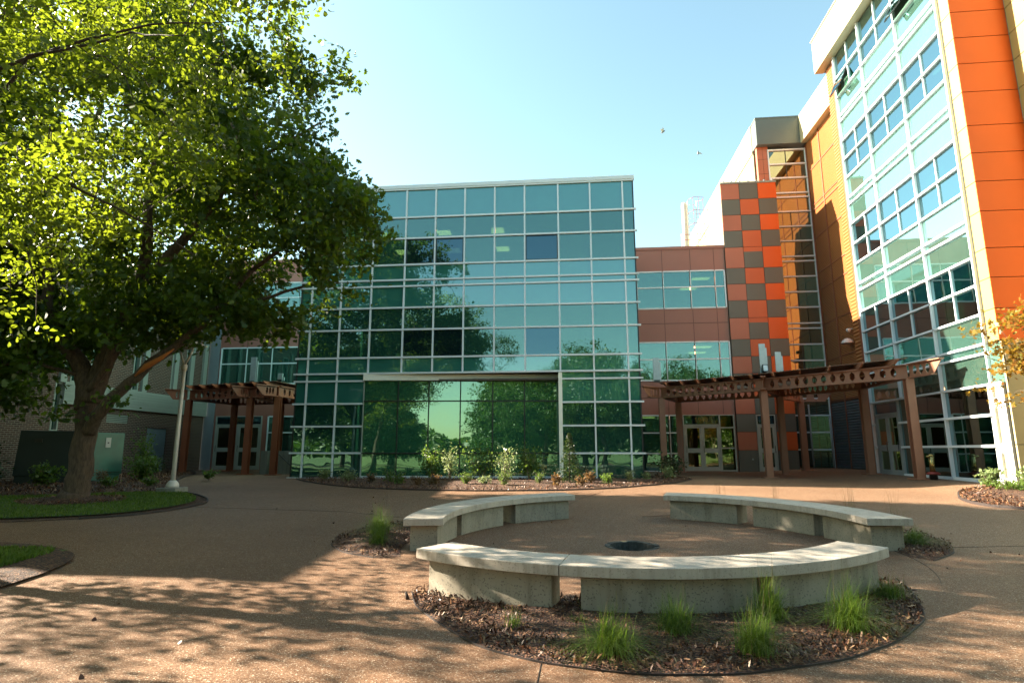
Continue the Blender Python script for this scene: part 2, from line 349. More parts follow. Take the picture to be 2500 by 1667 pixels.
# fire pit hole: drop a disc of the paving
PIT=(.88,9.5,.40)
def paved():
    b=grid_sheet(xs,ys)
    # cut a square hole around the pit and refill it with a ring that ends at the pit edge
    x0,x1,y0,y1=.0,2.0,8.5,10.5
    keep=[]
    for f in b.f:
        cx=sum(b.v[i][0] for i in f)/4; cy=sum(b.v[i][1] for i in f)/4
        if not (x0<cx<x1 and y0<cy<y1): keep.append(f)
    b.f=keep; b.m=[0]*len(keep); b.sm=[True]*len(keep)
    n=48; vs=[];fs=[]
    for j in range(n):
        a=2*math.pi*j/n; c,s=math.cos(a),math.sin(a)
        px,py=PIT[0]+PIT[2]*c,PIT[1]+PIT[2]*s
        # outer square hit
        tx=((x1 if c>0 else x0)-PIT[0])/c if abs(c)>1e-6 else 1e9; ty=((y1 if s>0 else y0)-PIT[1])/s if abs(s)>1e-6 else 1e9
        t=min(tx,ty); qx,qy=PIT[0]+t*c,PIT[1]+t*s
        vs+=[(px,py,g(px,py)),(qx,qy,g(qx,qy))]
    for j in range(n):
        k=(j+1)%n; fs.append((2*j,2*j+1,2*k+1,2*k))
    b.add(vs,fs,0,False)
    cs=[(x0,y0),(x1,y0),(x1,y1),(x0,y1)]
    for (cx,cy) in cs: # corner fills
        best=[]
        for j in range(n):
            q=vs[2*j+1]; k=(j+1)%n; q2=vs[2*k+1]
            if abs(q[0]-q2[0])>1e-6 and abs(q[1]-q2[1])>1e-6 and abs((q[0]+q2[0])/2-cx)<.3 and abs((q[1]+q2[1])/2-cy)<.3:
                b.add([q,q2,(cx,cy,g(cx,cy))],[(0,2,1)],0,False)
    return b
o=paved().build('pavement','pav'); tag(o,kind='structure')
def circ_arc(c,r,a0,a1,n): return [(c[0]+r*math.cos(R(a0+(a1-a0)*i/n)),c[1]+r*math.sin(R(a0+(a1-a0)*i/n))) for i in range(n+1)]
def resample(pts,n):
    P=np.array(pts,float); d=np.r_[0,np.cumsum(np.hypot(*np.diff(P,axis=0).T))]
    # catmull-ish smoothing through numpy interp of a denser spline
    t=np.linspace(0,d[-1],n); x=np.interp(t,d,P[:,0]); y=np.interp(t,d,P[:,1])
    for _ in range(2):
        x[1:-1]=(x[:-2]+2*x[1:-1]+x[2:])/4; y[1:-1]=(y[:-2]+2*y[1:-1]+y[2:])/4
    return list(zip(x,y))
def strip(inner,outer,n=60,k=6,h=.012,mound=.06,rough=.0):
    I=resample(inner,n); O=resample(outer,n); b=MB(); vs=[];fs=[]
    for ii,(a,c) in enumerate(zip(I,O)):
        for j in range(k+1):
            t=j/k; x=a[0]*(1-t)+c[0]*t; y=a[1]*(1-t)+c[1]*t
            e_=min(1,4*min(ii,n-1-ii)/n); vs.append((x,y,g(x,y)+h*(.2+.8*e_)+mound*e_*4*t*(1-t)+random.uniform(-rough,rough)))
    for i in range(n-1):
        for j in range(k): fs.append((i*(k+1)+j,i*(k+1)+j+1,(i+1)*(k+1)+j+1,(i+1)*(k+1)+j))
    b.add(vs,fs,0,True); return b
def edging(pts,n=60,w=.010,h=.014,closed=False):
    P=resample(pts,n); b=MB()
    for a,c in zip(P[:-1],P[1:]): b.bar((a[0],a[1],g(*a)+h/2),(c[0],c[1],g(*c)+h/2),w,h)
    return b
def ptin(poly,x,y):
    c=False; j=len(poly)-1
    for i in range(len(poly)):
        xi,yi=poly[i]; xj,yj=poly[j]
        if (yi>y)!=(yj>y) and x<(xj-xi)*(y-yi)/(yj-yi)+xi: c=not c
        j=i
    return c
def scatter(poly,n,r=random):
    X=[p[0] for p in poly]; Y=[p[1] for p in poly]; out=[]
    while len(out)<n:
        x=r.uniform(min(X),max(X)); y=r.uniform(min(Y),max(Y))
        if ptin(poly,x,y): out.append((x,y))
    return out
def chips(poly,n,size,h,name):
    P=np.array([(x,y,g(x,y)+h+random.uniform(0,.03)) for x,y in scatter(poly,n)])
    V,k=leaves(P,size*1.5,'slim',.7); o=rawmesh(name,V,k,n,['chip']); tag(o,kind='stuff'); return o
NB=(.60,9.55)
bedn_out=[(-1.75,6.62),(-1.58,6.10),(-1.212,5.577),(-0.771,5.03),(-0.256,4.752),(0.417,4.598),(1.151,4.666),(2.003,5.01),(2.676,5.523),(3.202,6.124),(3.513,6.843),(3.67,7.385)]
bedn_in=circ_arc(NB,3.15,-128,-36,30)
tag(strip(bedn_in,bedn_out,70,8,.012,.05,.006).build('bed_soil','mulch'),kind='structure')
polyn=bedn_out+bedn_in[::-1]
chips(polyn,9000,.035,.035,'bark_chips')
edging(bedn_out).build('bed_edging','edge')['kind']='structure'
# beds behind the left and right benches
bl_out=[(-2.75,8.3),(-3.3,8.6),(-3.75,9.2),(-3.9,10.0),(-3.75,10.9),(-3.2,11.6)]; bl_in=[(-2.4,8.4),(-2.55,8.9),(-2.6,9.5),(-2.5,10.2),(-2.3,10.9),(-2.0,11.4)]
tag(strip(bl_in,bl_out,30,5,.012,.05).build('bed_soil','mulch'),kind='structure'); chips(bl_out+bl_in[::-1],1800,.04,.03,'bark_chips')
br_out=[(4.75,8.75),(5.35,9.3),(5.75,10.1),(5.8,11.0),(5.4,11.9),(4.8,12.5)]; br_in=[(4.6,9.0),(4.65,9.5),(4.6,10.2),(4.4,10.9),(4.1,11.5),(3.8,11.9)]
tag(strip(br_in,br_out,30,5,.012,.05).build('bed_soil','mulch'),kind='structure'); chips(br_out+br_in[::-1],1800,.04,.03,'bark_chips')
edging(br_out,30).build('bed_edging','edge')['kind']='structure'; edging(bl_out,30).build('bed_edging','edge')['kind']='structure'
# bed along the glass front
bc_out=[(-10.9,23.0),(-10.2,21.9),(-8.49,19.9),(-6.71,18.6),(-4.861,18.071),(-2.899,17.858),(-0.584,18.172),(1.1,18.9),(2.3,20.0),(3.6,21.6),(4.6,23.9),(4.7,25.5),(3.6,26.6)]
bc_in=[(-11.1,23.78),(-9.5,23.75),(-8.3,23.7),(-7,23.7),(-5,23.7),(-3,23.7),(-1,23.7),(.5,23.75),(1.8,23.78),(2.7,23.78),(2.76,24.5),(2.78,25.5),(2.8,26.4)]
tag(strip(bc_in,bc_out,60,6,.012,.07).build('bed_soil','mulch'),kind='structure'); chips(bc_out+bc_in[::-1],7000,.06,.04,'bark_chips')
edging(bc_out,60,.03,.04).build('bed_edging','edge')['kind']='structure'
# bed at the right by the pier
bp_out=[(12.6,18.45),(11.4,18.35),(10.6,17.9),(10.15,17.2),(9.75,16.5),(9.5,15.7),(9.45,14.9),(10.0,14.2),(11.2,13.7),(13.0,13.4)]; bp_in=[(12.68,18.3),(12.66,18.0),(12.7,17.6),(12.8,17.2),(13,16.7),(13.2,16.2),(13.4,15.6),(13.6,15),(13.8,14.4),(14,13.8)]
tag(strip(bp_in,bp_out,30,6,.012,.09).build('bed_soil','mulch'),kind='structure'); chips(bp_out+bp_in[::-1],3500,.06,.06,'bark_chips')
edging(bp_out,40,.04,.06).build('bed_edging','edge')['kind']='structure'
# left bed + lawn with the oak
bo_out=[(-21.3,31.5),(-19.5,29.6),(-17.9,27.2),(-16.4,24.2),(-15.09,21.85),(-13.2,19.2),(-11.61,17.05),(-10.45,16.1),(-9.5,15.1),(-8.95,14.1),(-8.90,13.1),(-9.13,12.0),(-9.9,11.4),(-11,10.9),(-13,10.4),(-16,10.0),(-21,9.7)]
bo_in=[(-21.45,30.5),(-21.4,28.5),(-21.4,26.5),(-21.4,24.5),(-21.4,22.5),(-21.4,20.5),(-21.4,18.5),(-21.4,17.5),(-21.4,16.5),(-21.4,15.5),(-21.4,14.5),(-21.4,13.5),(-21.4,12.8),(-21.4,12.2),(-21.4,11.5),(-21.4,11),(-21.4,10.4)]
tag(strip(bo_in,bo_out,80,10,.012,.02).build('bed_soil','mulch'),kind='structure'); 
edging(bo_out[:13],80,.03,.04).build('bed_edging','edge')['kind']='structure'
chips([(-21,31),(-17.9,27),(-15.2,21.6),(-11.9,16.9),(-15.5,15.4),(-21,15)],6000,.07,.05,'bark_chips')
law=[(-21.2,14.9),(-17,14.95),(-15.3,15.0),(-13.98,15.4),(-13.0,16.2),(-12.2,16.6),(-11.4,16.55),(-10.75,16.15),(-9.9,15.2),(-9.35,14.3),(-9.2,13.34),(-9.35,12.5),(-9.8,11.8),(-10.5,11.45),(-11.4,11.1),(-13.2,10.75),(-16,10.3),(-21,10.0)]
LC=(-12.9,13.3)
def fan(poly,c,h,name,mat,rings=8,mound=.03):
    b=MB(); n=len(poly); vs=[(c[0],c[1],g(*c)+h+mound)]
    for k in range(1,rings+1):
        t=k/rings
        for (x,y) in poly:
            X=c[0]+(x-c[0])*t; Y=c[1]+(y-c[1])*t; vs.append((X,Y,g(X,Y)+h+mound*(1-t*t)))
    fs=[(0,1+i,1+(i+1)%n) for i in range(n)]
    for k in range(rings-1):
        for i in range(n): a=1+k*n+i; c2=1+k*n+(i+1)%n; fs.append((a,a+n,c2+n,c2))
    b.add(vs,fs,0,True); return b.build(name,mat)
lawp=resample(law+[law[0]],90)[:-1]
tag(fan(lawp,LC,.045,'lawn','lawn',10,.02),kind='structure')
def grass(poly,n,h0,name,hh,c=None,excl=None,mat='blade'):
    P=[p for p in scatter(poly,n) if not (excl and math.hypot(p[0]-excl[0],p[1]-excl[1])<excl[2])]
    n=len(P); P=np.array([(x,y,g(x,y)+h0) for x,y in P]); a=rng.uniform(0,6.28,n); H=hh*rng.uniform(.5,1.2,n)
    w=H*.09+.003; dx=np.cos(a);dy=np.sin(a); lean=rng.normal(0,.3,(n,2))*H[:,None]
    V=np.zeros((n,5,3)); s=np.c_[dx*w,dy*w,np.zeros(n)]
    mid=P+np.c_[lean*.35,H*.6]; tip=P+np.c_[lean,H]
    V[:,0]=P-s;V[:,1]=P+s;V[:,2]=mid+s*.7;V[:,3]=tip;V[:,4]=mid-s*.7
    o=rawmesh(name,V.reshape(-1,3),5,n,[mat]); tag(o,kind='stuff'); return o
grass(lawp,42000,.045,'lawn_grass',.06,excl=(-12.36,14.0,.95))
tr_ring=[(-12.4+1.25*math.cos(R(a)),14.0+.95*math.sin(R(a))) for a in range(0,360,15)]
tag(fan(tr_ring,(-12.4,14.0),.075,'mulch_ring','mulch',4,.10),kind='structure'); chips(tr_ring,900,.06,.10,'bark_chips')
# lawn that runs on behind the camera
l2=[(-6.45,7.0),(-6.6,7.7),(-7.3,8.5),(-8.4,8.95),(-10,9.1),(-14,9.0),(-24,8.8),(-60,8.5),(-60,-11.5),(60,-11.5),(60,-7),(12,-6.5),(0,-6.2),(-5,-5),(-6.6,-1),(-6.9,3),(-6.7,5.6)]
l2i=[(-7.1,7.35),(-7.5,7.9),(-8.2,8.35),(-9.2,8.6),(-11,8.65),(-15,8.5)]
b=grid_sheet(sorted(set(list(np.arange(-60,-8,1.0))+[-8.0,-7.25])),[-8,-6,-4,-2,0,1,2,3,4,5,6,7,7.7,8.25],.05); b.build('lawn','lawnb')['kind']='structure'
tag(strip([(-16,8.2),(-12,8.2),(-9,8.2),(-7.6,8.15),(-7.25,7.8),(-7.22,6.6),(-7.22,5),(-7.22,3),(-7.22,0),(-7.22,-4),(-7.22,-8)],[(-16,8.95),(-12,9.0),(-9.4,8.95),(-7.8,8.65),(-6.95,8.2),(-6.45,7.45),(-6.3,6.6),(-6.3,5.6),(-6.4,4.4),(-6.5,2.6),(-6.5,0),(-6.5,-4),(-6.5,-8)],40,4,.03,.04).build('bed_soil','mulch'),kind='structure')
grass([(-7.5,8.25),(-7.2,7.9),(-7.2,5.5),(-11,5.5),(-11,8.25)],24000,.045,'lawn_grass',.07)
b=grid_sheet([-400,-200,-100]+list(np.arange(-80,81,8))+[100,200,400],[-800,-400,-200,-120]+list(np.arange(-90,-9,5))+[-10],.03,lambda x,y:.35*math.sin(x*.11)*sst(15,40,-y)); b.build('far_lawn','lawnb')['kind']='structure'
b=grid_sheet(list(np.arange(-80,81,8)),[-24,-20.5],.34); b.build('path','pav')['kind']='structure'
b=grid_sheet(list(np.arange(-80,81,8)),[-47,-40],.44); b.build('road','road')['kind']='structure'
# control joints in the paving
jb=MB()
def joint(pts,w=.0045):
    for a,c in zip(pts[:-1],pts[1:]): jb.bar((a[0],a[1],g(*a)+.0015),(c[0],c[1],g(*c)+.0015),w,.007)
joint([(-.258,4.80),(-.274,4.2),(-.28,3.2)])
joint(circ_arc((.6,9.4),4.0,-30,5,14)); joint([(1.4,12.7),(2.6,13.1)]); joint([(-.6,12.6),(.2,16),(.9,18.1)])
joint([(4.6,9.6),(7,10),(11,10.4)]); joint([(-8.8,13.5),(-5,13),(-3.2,12)])
jb.build('paving_joints','edge')['kind']='structure'

# ------------------------------------------------------------------ benches
def arcblock(b,c,r0,r1,a0,a1,z0,z1,m=0,n=None,zg=True):
    n=n or max(3,int(abs(a1-a0)/2.2)); vs=[];fs=[]
    for i in range(n+1):
        a=R(a0+(a1-a0)*i/n)
        for r in (r0,r1):
            x,y=c[0]+r*math.cos(a),c[1]+r*math.sin(a); gz=g(x,y)
            vs+=[(x,y,gz+z0),(x,y,gz+z1)]
    for i in range(n):
        o=4*i; p=o+4
        fs+=[(o,o+1,p+1,p),(o+2,p+2,p+3,o+3),(o+1,o+3,p+3,p+1),(o,p,p+2,o+2)]
    fs+=[(0,2,3,1),(4*n,4*n+1,4*n+3,4*n+2)]
    b.add(vs,fs,m); return b
def bench(label,c,ri,ro,a0,a1,splits,gaps):
    am=R((a0+a1)/2); bx,by=c[0]+ri*math.cos(am),c[1]+ri*math.sin(am)
    t=thing('curved_bench',label,'bench',(bx,by,g(bx,by)),'curved stone benches around the fire pit')
    S=[a0]+splits+[a1]
    for i in range(len(S)-1):
        b=MB(); arcblock(b,c,ri,ro,S[i]+.06,S[i+1]-.06,.365,.465); b.build('seat_slab','cap',t,bevel=.007)
    e=1.8*(1 if a1>a0 else -1); st=a0+e
    for (s0,s1) in gaps+[(a1-e,None)]:
        b=MB(); arcblock(b,c,ri+.09,ro-.09,st,s0,.0,.345)
        arcblock(b,c,ri+.11,ro-.11,st+.25*(1 if a1>a0 else -1),s0-.25*(1 if a1>a0 else -1),.343,.366)
        arcblock(b,c,ri+.10,ro-.10,st+.15,s0-.15,-.1,.002)
        b.build('base_block','cast',t,bevel=.006); st=s1
    return t
# near bench: fitted arc
bench('long curved cast stone bench nearest the camera, mulch and grasses at its foot',(.57,9.63),3.30,3.82,-126.5,-42.5,[-100.8,-70.5],[(-102.2,-97.9),(-72.2,-69.6)])
bench('curved stone bench left of the fire pit, its square end toward the camera',(1.30,9.25),3.22,3.80,188.2,113.0,[164,140],[(166.5,163.4),(141.6,136.2)])
bench('curved stone bench right of the fire pit, in front of the pergola',(.98,9.20),3.22,3.86,75.5,1.5,[47,22],[(51.5,46.2),(25.5,22.3)])
# fire pit
fp=thing('fire_pit','round charred fire pit hole sunk in the middle of the paved ring','fire pit',(PIT[0],PIT[1],g(PIT[0],PIT[1])))
b=MB(); n=26
for j in range(n):
    a0=360*j/n+.1; a1=360*(j+1)/n-.1; h=random.uniform(-.012,.006)
    arc=[(PIT[0]+r*math.cos(R(a)),PIT[1]+r*math.sin(R(a))) for r in (PIT[2]-.06,PIT[2]+.012) for a in (a0,a1)]
    z=g(PIT[0],PIT[1]); zz=[g(*p) for p in arc]
    b.hexa([(*arc[0],z-.22),(*arc[1],z-.22),(*arc[3],z-.22),(*arc[2],z-.22),(*arc[0],zz[0]+h),(*arc[1],zz[1]+h),(*arc[3],zz[3]+h+.004),(*arc[2],zz[2]+h+.004)])
b.build('stone_lining','pit',fp)
b=MB(); vs=[(PIT[0],PIT[1],g(PIT[0],PIT[1])-.13)]+[(PIT[0]+(PIT[2]-.04)*math.cos(R(a)),PIT[1]+(PIT[2]-.04)*math.sin(R(a)),g(PIT[0],PIT[1])-.17) for a in range(0,360,15)]
b.add(vs,[(0,i,i%24+1) for i in range(1,25)]); b.build('ash_bed','ash',fp)

# ------------------------------------------------------------------ curtain wall helper
class Face:
    """plane facing -Y ('Y', y=c) or facing -X ('X', x=c), or slanted (a,b)"""
    def __init__(s,kind,c=None,a=None,b=None):
        s.k=kind; s.c=c
        if kind=='S':
            s.a=Vector(a); d=Vector(b)-Vector(a); s.L=d.length; s.d=d.normalized(); s.n=Vector((s.d.y,-s.d.x))
    def p(s,u,w,d=0):
        if s.k=='Y': return (u,s.c-d,w)
        if s.k=='X': return (s.c-d,u,w)
        q=s.a+s.d*u+s.n*d; return (q.x,q.y,w)
    def box(s,b,u0,u1,w0,w1,d0,d1,m=0):
        b.hexa([s.p(u0,w0,d1),s.p(u1,w0,d1),s.p(u1,w0,d0),s.p(u0,w0,d0),s.p(u0,w1,d1),s.p(u1,w1,d1),s.p(u1,w1,d0),s.p(u0,w1,d0)],m)
    def quad(s,b,u0,u1,w0,w1,d=0,m=0): b.quad([s.p(u0,w0,d),s.p(u1,w0,d),s.p(u1,w1,d),s.p(u0,w1,d)],m)
def one(F,u0,u1,w0,w1,d0,d1,name,mat,parent,bev=0):
    b=MB(); F.box(b,u0,u1,w0,w1,d0,d1); return b.build(name,mat,parent,bevel=bev)
def pane(F,u0,u1,w0,w1,name,mat,parent,d=0):
    b=MB(); F.box(b,u0,u1,w0,w1,d-.012,d); return b.build(name,mat,parent)
def lb(o,l): o['label']=l; return o
SC1=lambda z:1.7+(z-1.7)*1.0348

# ------------------------------------------------------------------ central glass building
YF=23.8
cb=thing('glass_building','three-storey teal glass box building in the centre with white mullions','building',(-4.4,YF,.6))
F=Face('Y',YF)
mx=[-11.54,-11.07,-9.77,-8.44,-7.01,-5.71,-4.43,-3.13,-1.84,-.41,.94,2.31,2.755]
z=[SC1(a) for a in (.60,1.61,2.65,3.55,4.46,4.755,5.40,6.54,7.456,8.364,8.63,9.28,10.425,11.35,12.61)]
BAY0,BAY1=-8.60,-.45
types=['s','v','v','s','s','s','v','v','s','s','s','v','v','s']   # per row bottom to top
types[0]='v'
# vertical mullions
for x in mx[1:-1]:
    z0=z[0] if (x<BAY0 or x>BAY1) else z[5]
    one(F,x-.032,x+.032,z0,z[-1],0,.055,'mullion','alum',cb)
one(F,mx[-1]-.03,mx[-1]+.02,z[0],z[-1],-.06,.02,'corner_mullion','black',cb)
one(F,mx[0]-.02,mx[0]+.03,z[0],z[-1],-.06,.02,'corner_mullion','black',cb)
for i,zz in enumerate(z):
    if i==0: continue
    d=.075
    if i<5:
        one(F,mx[0]-.09,BAY0,zz-.035,zz+.035,0,d,'transom','alum',cb); one(F,BAY1+.05,mx[-1]+.11,zz-.035,zz+.035,0,d,'transom','alum',cb)
    else: one(F,mx[0]-.09 if i<14 else mx[0]-.05,mx[-1]+(.11 if i<14 else .02),zz-.035,zz+.035,0,d if i>5 else .12,'transom','alum',cb)
one(F,mx[0]-.1,BAY0,z[0]-.02,z[0]+.07,-.1,.12,'sill','alum',cb); one(F,BAY1+.1,mx[-1]+.1,z[0]-.04,z[0]+.05,-.1,.10,'sill','alum',cb)
one(F,mx[0]-.06,mx[-1]+.06,z[-1]+.03,z[-1]+.20,-.30,.10,'parapet_cap','alum',cb,.01)
opers={(5,12):1,(6,12):1,(9,12):1,(5,7):1,(6,7):1,(9,7):1}
# glazing per column: windows (two lights) and spandrels
opset={(5,12),(6,12),(9,12),(6,6),(5,6),(9,6)}
for ci in range(len(mx)-1):
    x0,x1=mx[ci]+(.033 if ci else .03),mx[ci+1]-.033
    inbay=(x0>BAY0 and x1<BAY1)
    r=0
    while r<14:
        if inbay and r<5: r=5; continue
        xa,xb=x0,x1
        if r<5 and mx[ci]<BAY0<mx[ci+1]: xb=BAY0
        if r<5 and mx[ci]<BAY0 and mx[ci+1]>BAY0: xb=BAY0-.02
        if r<5 and mx[ci]<BAY1+.06<mx[ci+1]: xa=BAY1+.06
        if r<5 and mx[ci]>BAY0-.2 and mx[ci+1]<BAY1+.2: r=5; continue
        if types[r]=='s':
            pane(F,xa,xb,z[r]+.03,z[r+1]-.03,'spandrel_panel','sp',cb); r+=1
        else:
            b=MB(); F.box(b,xa,xb,z[r]+.03,z[r+1]-.03,-.012,0)
            dark=(ci,11+0) 
            w=b.build('window','gv',cb)
            if (ci in (4,5,8) and r==11) :
                w.data.materials[0]=M['gd']; lb(w,'darker opening sash tilted slightly outward')
                fb=MB()
                for (u0,u1,w0,w1) in ((xa,xb,z[r]+.03,z[r]+.075),(xa,xb,z[r+1]-.075,z[r+1]-.03),(xa,xa+.04,z[r]+.075,z[r+1]-.075),(xb-.04,xb,z[r]+.075,z[r+1]-.075)): F.box(fb,u0,u1,w0,w1,.003,.04)
                fb.build('sash_frame','black',w)
            if (ci in (4,5,8) and r==6): w.data.materials[0]=M['gd']
            r+=1
# roof, side and back walls
b=MB(); b.box(mx[0],YF+.45,z[-1]-.1,mx[-1],33,z[-1]+.04); b.build('roof','roofm',cb)
FR=Face('X',mx[-1]+.0)
b=MB(); b.box(mx[-1]-.02,YF+.02,z[0],mx[-1],32.95,z[-1]+.12); sw=b.build('side_wall','sp',cb)
b=MB(); b.box(mx[0],YF+.02,z[0],mx[0]+.02,32.95,z[-1]+.12); b.build('side_wall','sp',cb)
# inside: floors, ceilings, back partition, blinds, columns, lamps
for zz in (.60,SC1(4.50),SC1(8.4)):
    b=MB(); b.box(mx[0]+.05,YF+1.95 if zz<1 else YF+.12,zz-.05,mx[-1]-.05,32.9,zz+.02,0); b.build('floor_slab','floor',cb)
for zz in (SC1(4.62),SC1(8.55),z[-2]+.25):
    b=MB(); b.box(mx[0]+.05,YF+2.0 if zz<6 else YF+.12,zz-.02,mx[-1]-.05,32.9,zz+.05); b.build('ceiling','ceil',cb)
b=MB(); b.box(mx[0]+.1,31.2,.6,mx[-1]-.1,31.3,z[-2]+.2); b.build('inner_wall','intr',cb)
for x in (-10.6,-8.0,-3.6,-.2,2.3):
    for (a,c) in ((.65,SC1(4.5)),(SC1(4.7),SC1(8.4)),(SC1(8.6),z[-2]+.2)):
        one(F,x-.16,x+.16,a,c,-1.2 if a>4 else -2.9,-.9 if a>4 else -2.6,'column','white',cb)
for i in range(1,12):
    x0,x1=mx[i]+.06,mx[i+1]-.06
    dz=random.choice([.12,.18,.15]); b=MB(); F.box(b,x0,x1,SC1(11.35)-.36-dz,SC1(11.35)-.05,-.22,-.20); b.build('roller_blind','blind',cb)
    if i not in (5,8): b=MB(); F.box(b,x0,x1,SC1(7.456)-random.choice([.5,.75,.95]),SC1(7.456)-.04,-.22,-.20); b.build('roller_blind','blind',cb)
for (lx,ly) in ((-5.88,26.2),(-5.9,28.8),(-3.34,26.2),(-3.36,28.8),(-8.6,26.2),(-8.6,28.8)):
    b=MB(); b.box(lx-.32,ly-.32,z[-2]+.19,lx+.32,ly+.32,z[-2]+.225); b.build('ceiling_light','lamp',cb)
# copier and disc seen in the upper windows
b=MB(); b.box(-1.25,YF+.5,SC1(8.4)+.05,-.75,YF+1.1,SC1(8.4)+1.2); b.box(-.74,YF+.5,SC1(8.4)+.05,-.3,YF+1.1,SC1(8.4)+1.42); b.box(-.70,YF+.6,SC1(8.4)+1.42,-.34,YF+1.0,SC1(8.4)+1.52)
cp=thing('copier','pale office copier behind a top floor window','copier',(-.8,YF+.8,SC1(8.4)+.02)); b.build('copier_body','white',cp)
fn=thing('round_disc','small round white disc with a dark hub in a top window, near the right corner','disc',(1.99,YF+.12,SC1(9.48)))
b=MB(); b.tube([(1.99,YF+.11,SC1(9.48)),(1.99,YF+.13,SC1(9.48))],[.20,.20],24,0,True,False); b.build('disc','white',fn)
b=MB(); b.box(1.955,YF+.095,SC1(9.48)-.035,2.025,YF+.108,SC1(9.48)+.035); b.build('hub','black',fn)
# slanted recessed bay
B0,B1=(-8.56,YF),(-.48,24.45)
G_=Face('S',a=B0,b=B1); L=G_.L
bz=[.66,1.60,3.72,4.60]
us=[0]+[L*t for t in (.176,.333,.495,.66,.822)]+[L]
one(G_,-.04,L+.02,4.57,4.87,-.02,.13,'bay_beam','beam',cb,.01); one(G_,-.02,L,.60,.70,-.05,.06,'sill','alum',cb)
for u in us[1:-1]: one(G_,u-.022,u+.022,.70,4.59,0,.035,'bay_mullion','black',cb)
for zz in bz[1:3]: one(G_,0,L,zz-.022,zz+.022,0,.034,'bay_transom','black',cb)
for i in range(6):
    for j in range(3): 
        w=pane(G_,us[i]+.02,us[i+1]-.02,bz[j]+.03,bz[j+1]-.025,'bay_window','gb' ,cb)
b=MB(); b.box(BAY1-.02,YF+.02,.6,BAY1+.06,24.6,SC1(4.72)); b.build('bay_jamb','beam',cb)
b=MB(); b.box(BAY1-.05,YF-.10,.6,BAY1+.10,YF+.015,SC1(4.70)); b.build('bay_post','beam',cb)
b=MB(); b.box(BAY0-.02,YF+.06,.6,BAY0+.03,YF+.5,SC1(4.72)); b.build('bay_jamb','beam',cb)
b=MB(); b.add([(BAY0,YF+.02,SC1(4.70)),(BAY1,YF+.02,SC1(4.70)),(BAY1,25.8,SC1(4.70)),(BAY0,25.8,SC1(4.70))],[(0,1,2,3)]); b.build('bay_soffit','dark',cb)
b=MB(); b.box(-7.9,27,.62,-7.6,27.3,4.6); b.box(-5.2,28.5,.62,-4.9,28.8,4.6); b.box(-2,27.5,.62,-1.7,27.8,4.6); b.build('column','white',cb)

# ------------------------------------------------------------------ wings (red brown), checker panels, stair tower
YW=33.0
def window_band(F,root,xs_,zs,gm='gv',fm='alum',mw=.035,open_bottom=False,d=.05,wname='window'):
    for i in range(len(xs_)-1):
        b=MB()
        for j in range(len(zs)-1): F.box(b,xs_[i]+mw,xs_[i+1]-mw,zs[j]+mw,zs[j+1]-mw,-.012,0)
        w=b.build(wname,gm,root)
        fb=MB()
        F.box(fb,xs_[i]-(mw if i==0 else -.001),xs_[i]+mw,zs[0],zs[-1],-.02,d)
        if i==len(xs_)-2: F.box(fb,xs_[i+1]-mw,xs_[i+1]+mw,zs[0],zs[-1],-.02,d)
        for zz in zs: F.box(fb,xs_[i]+mw,xs_[i+1]-mw,zz-mw,zz+mw,-.02,d-.004)
        fb.build('window_frame',fm,w)
def panel_wall(F,root,x0,x1,z0,z1,holes,mat,name='wall',thick=.25,back=None):
    """solid wall with rectangular holes, sliced in z bands"""
    cuts=sorted(set([z0,z1]+[h[2] for h in holes]+[h[3] for h in holes])); b=MB()
    for a,c in zip(cuts[:-1],cuts[1:]):
        if a<z0-1e-6 or c>z1+1e-6: continue
        xsn=[x0]
        for h in sorted(holes):
            if h[2]<=a+1e-6 and h[3]>=c-1e-6: xsn+=[h[0],h[1]]
        xsn.append(x1)
        for i in range(0,len(xsn),2):
            if xsn[i+1]-xsn[i]>1e-3: F.box(b,xsn[i],xsn[i+1],a,c,-thick,0)
    return b.build(name,mat,root)
FW=Face('Y',YW)
LW0,LW1,RW0,RW1=-20.88,-11.5,2.72,8.76
wg=thing('red_brown_building','red brown panelled building wing with ribbon windows, right of the glass box','building',(5.7,YW,.62))
wl=thing('red_brown_building','red brown panelled building wing behind the left pergola','building',(-16,YW,.62))
GW=.035
# right wing
holesR=[(3.0,8.70,5.50,7.60),(3.0,8.70,9.52,11.68),(3.0,5.75,.55,3.60),(5.98,8.68,.55,3.62)]
panel_wall(FW,wg,RW0,RW1,.4,13.0,holesR,'brown')
one(FW,RW0,RW1+.02,13.0,13.17,-.4,.05,'parapet_cap','brown',wg)
sm=MB()
for x in (3.80,5.29,6.86,8.17):
    for (a,c) in ((7.66,8.66),(8.72,9.46),(11.74,12.98),(3.66,5.44)): FW.box(sm,x-.011,x+.011,a,c,-.01,.006)
for zz in (8.69,4.55): FW.box(sm,RW0,RW1,zz-.014,zz+.014,-.01,.006)
sm.build('panel_seams','seam',wg)
window_band(FW,wg,[3.0,3.81,5.29,6.86,8.17,8.70],[5.50,6.66,7.62])
window_band(FW,wg,[3.0,3.83,5.29,6.80,8.16,8.69],[9.55,10.76,11.69])
window_band(FW,wg,[3.0,3.79,5.28,5.73],[.62,1.56,2.65,3.59])
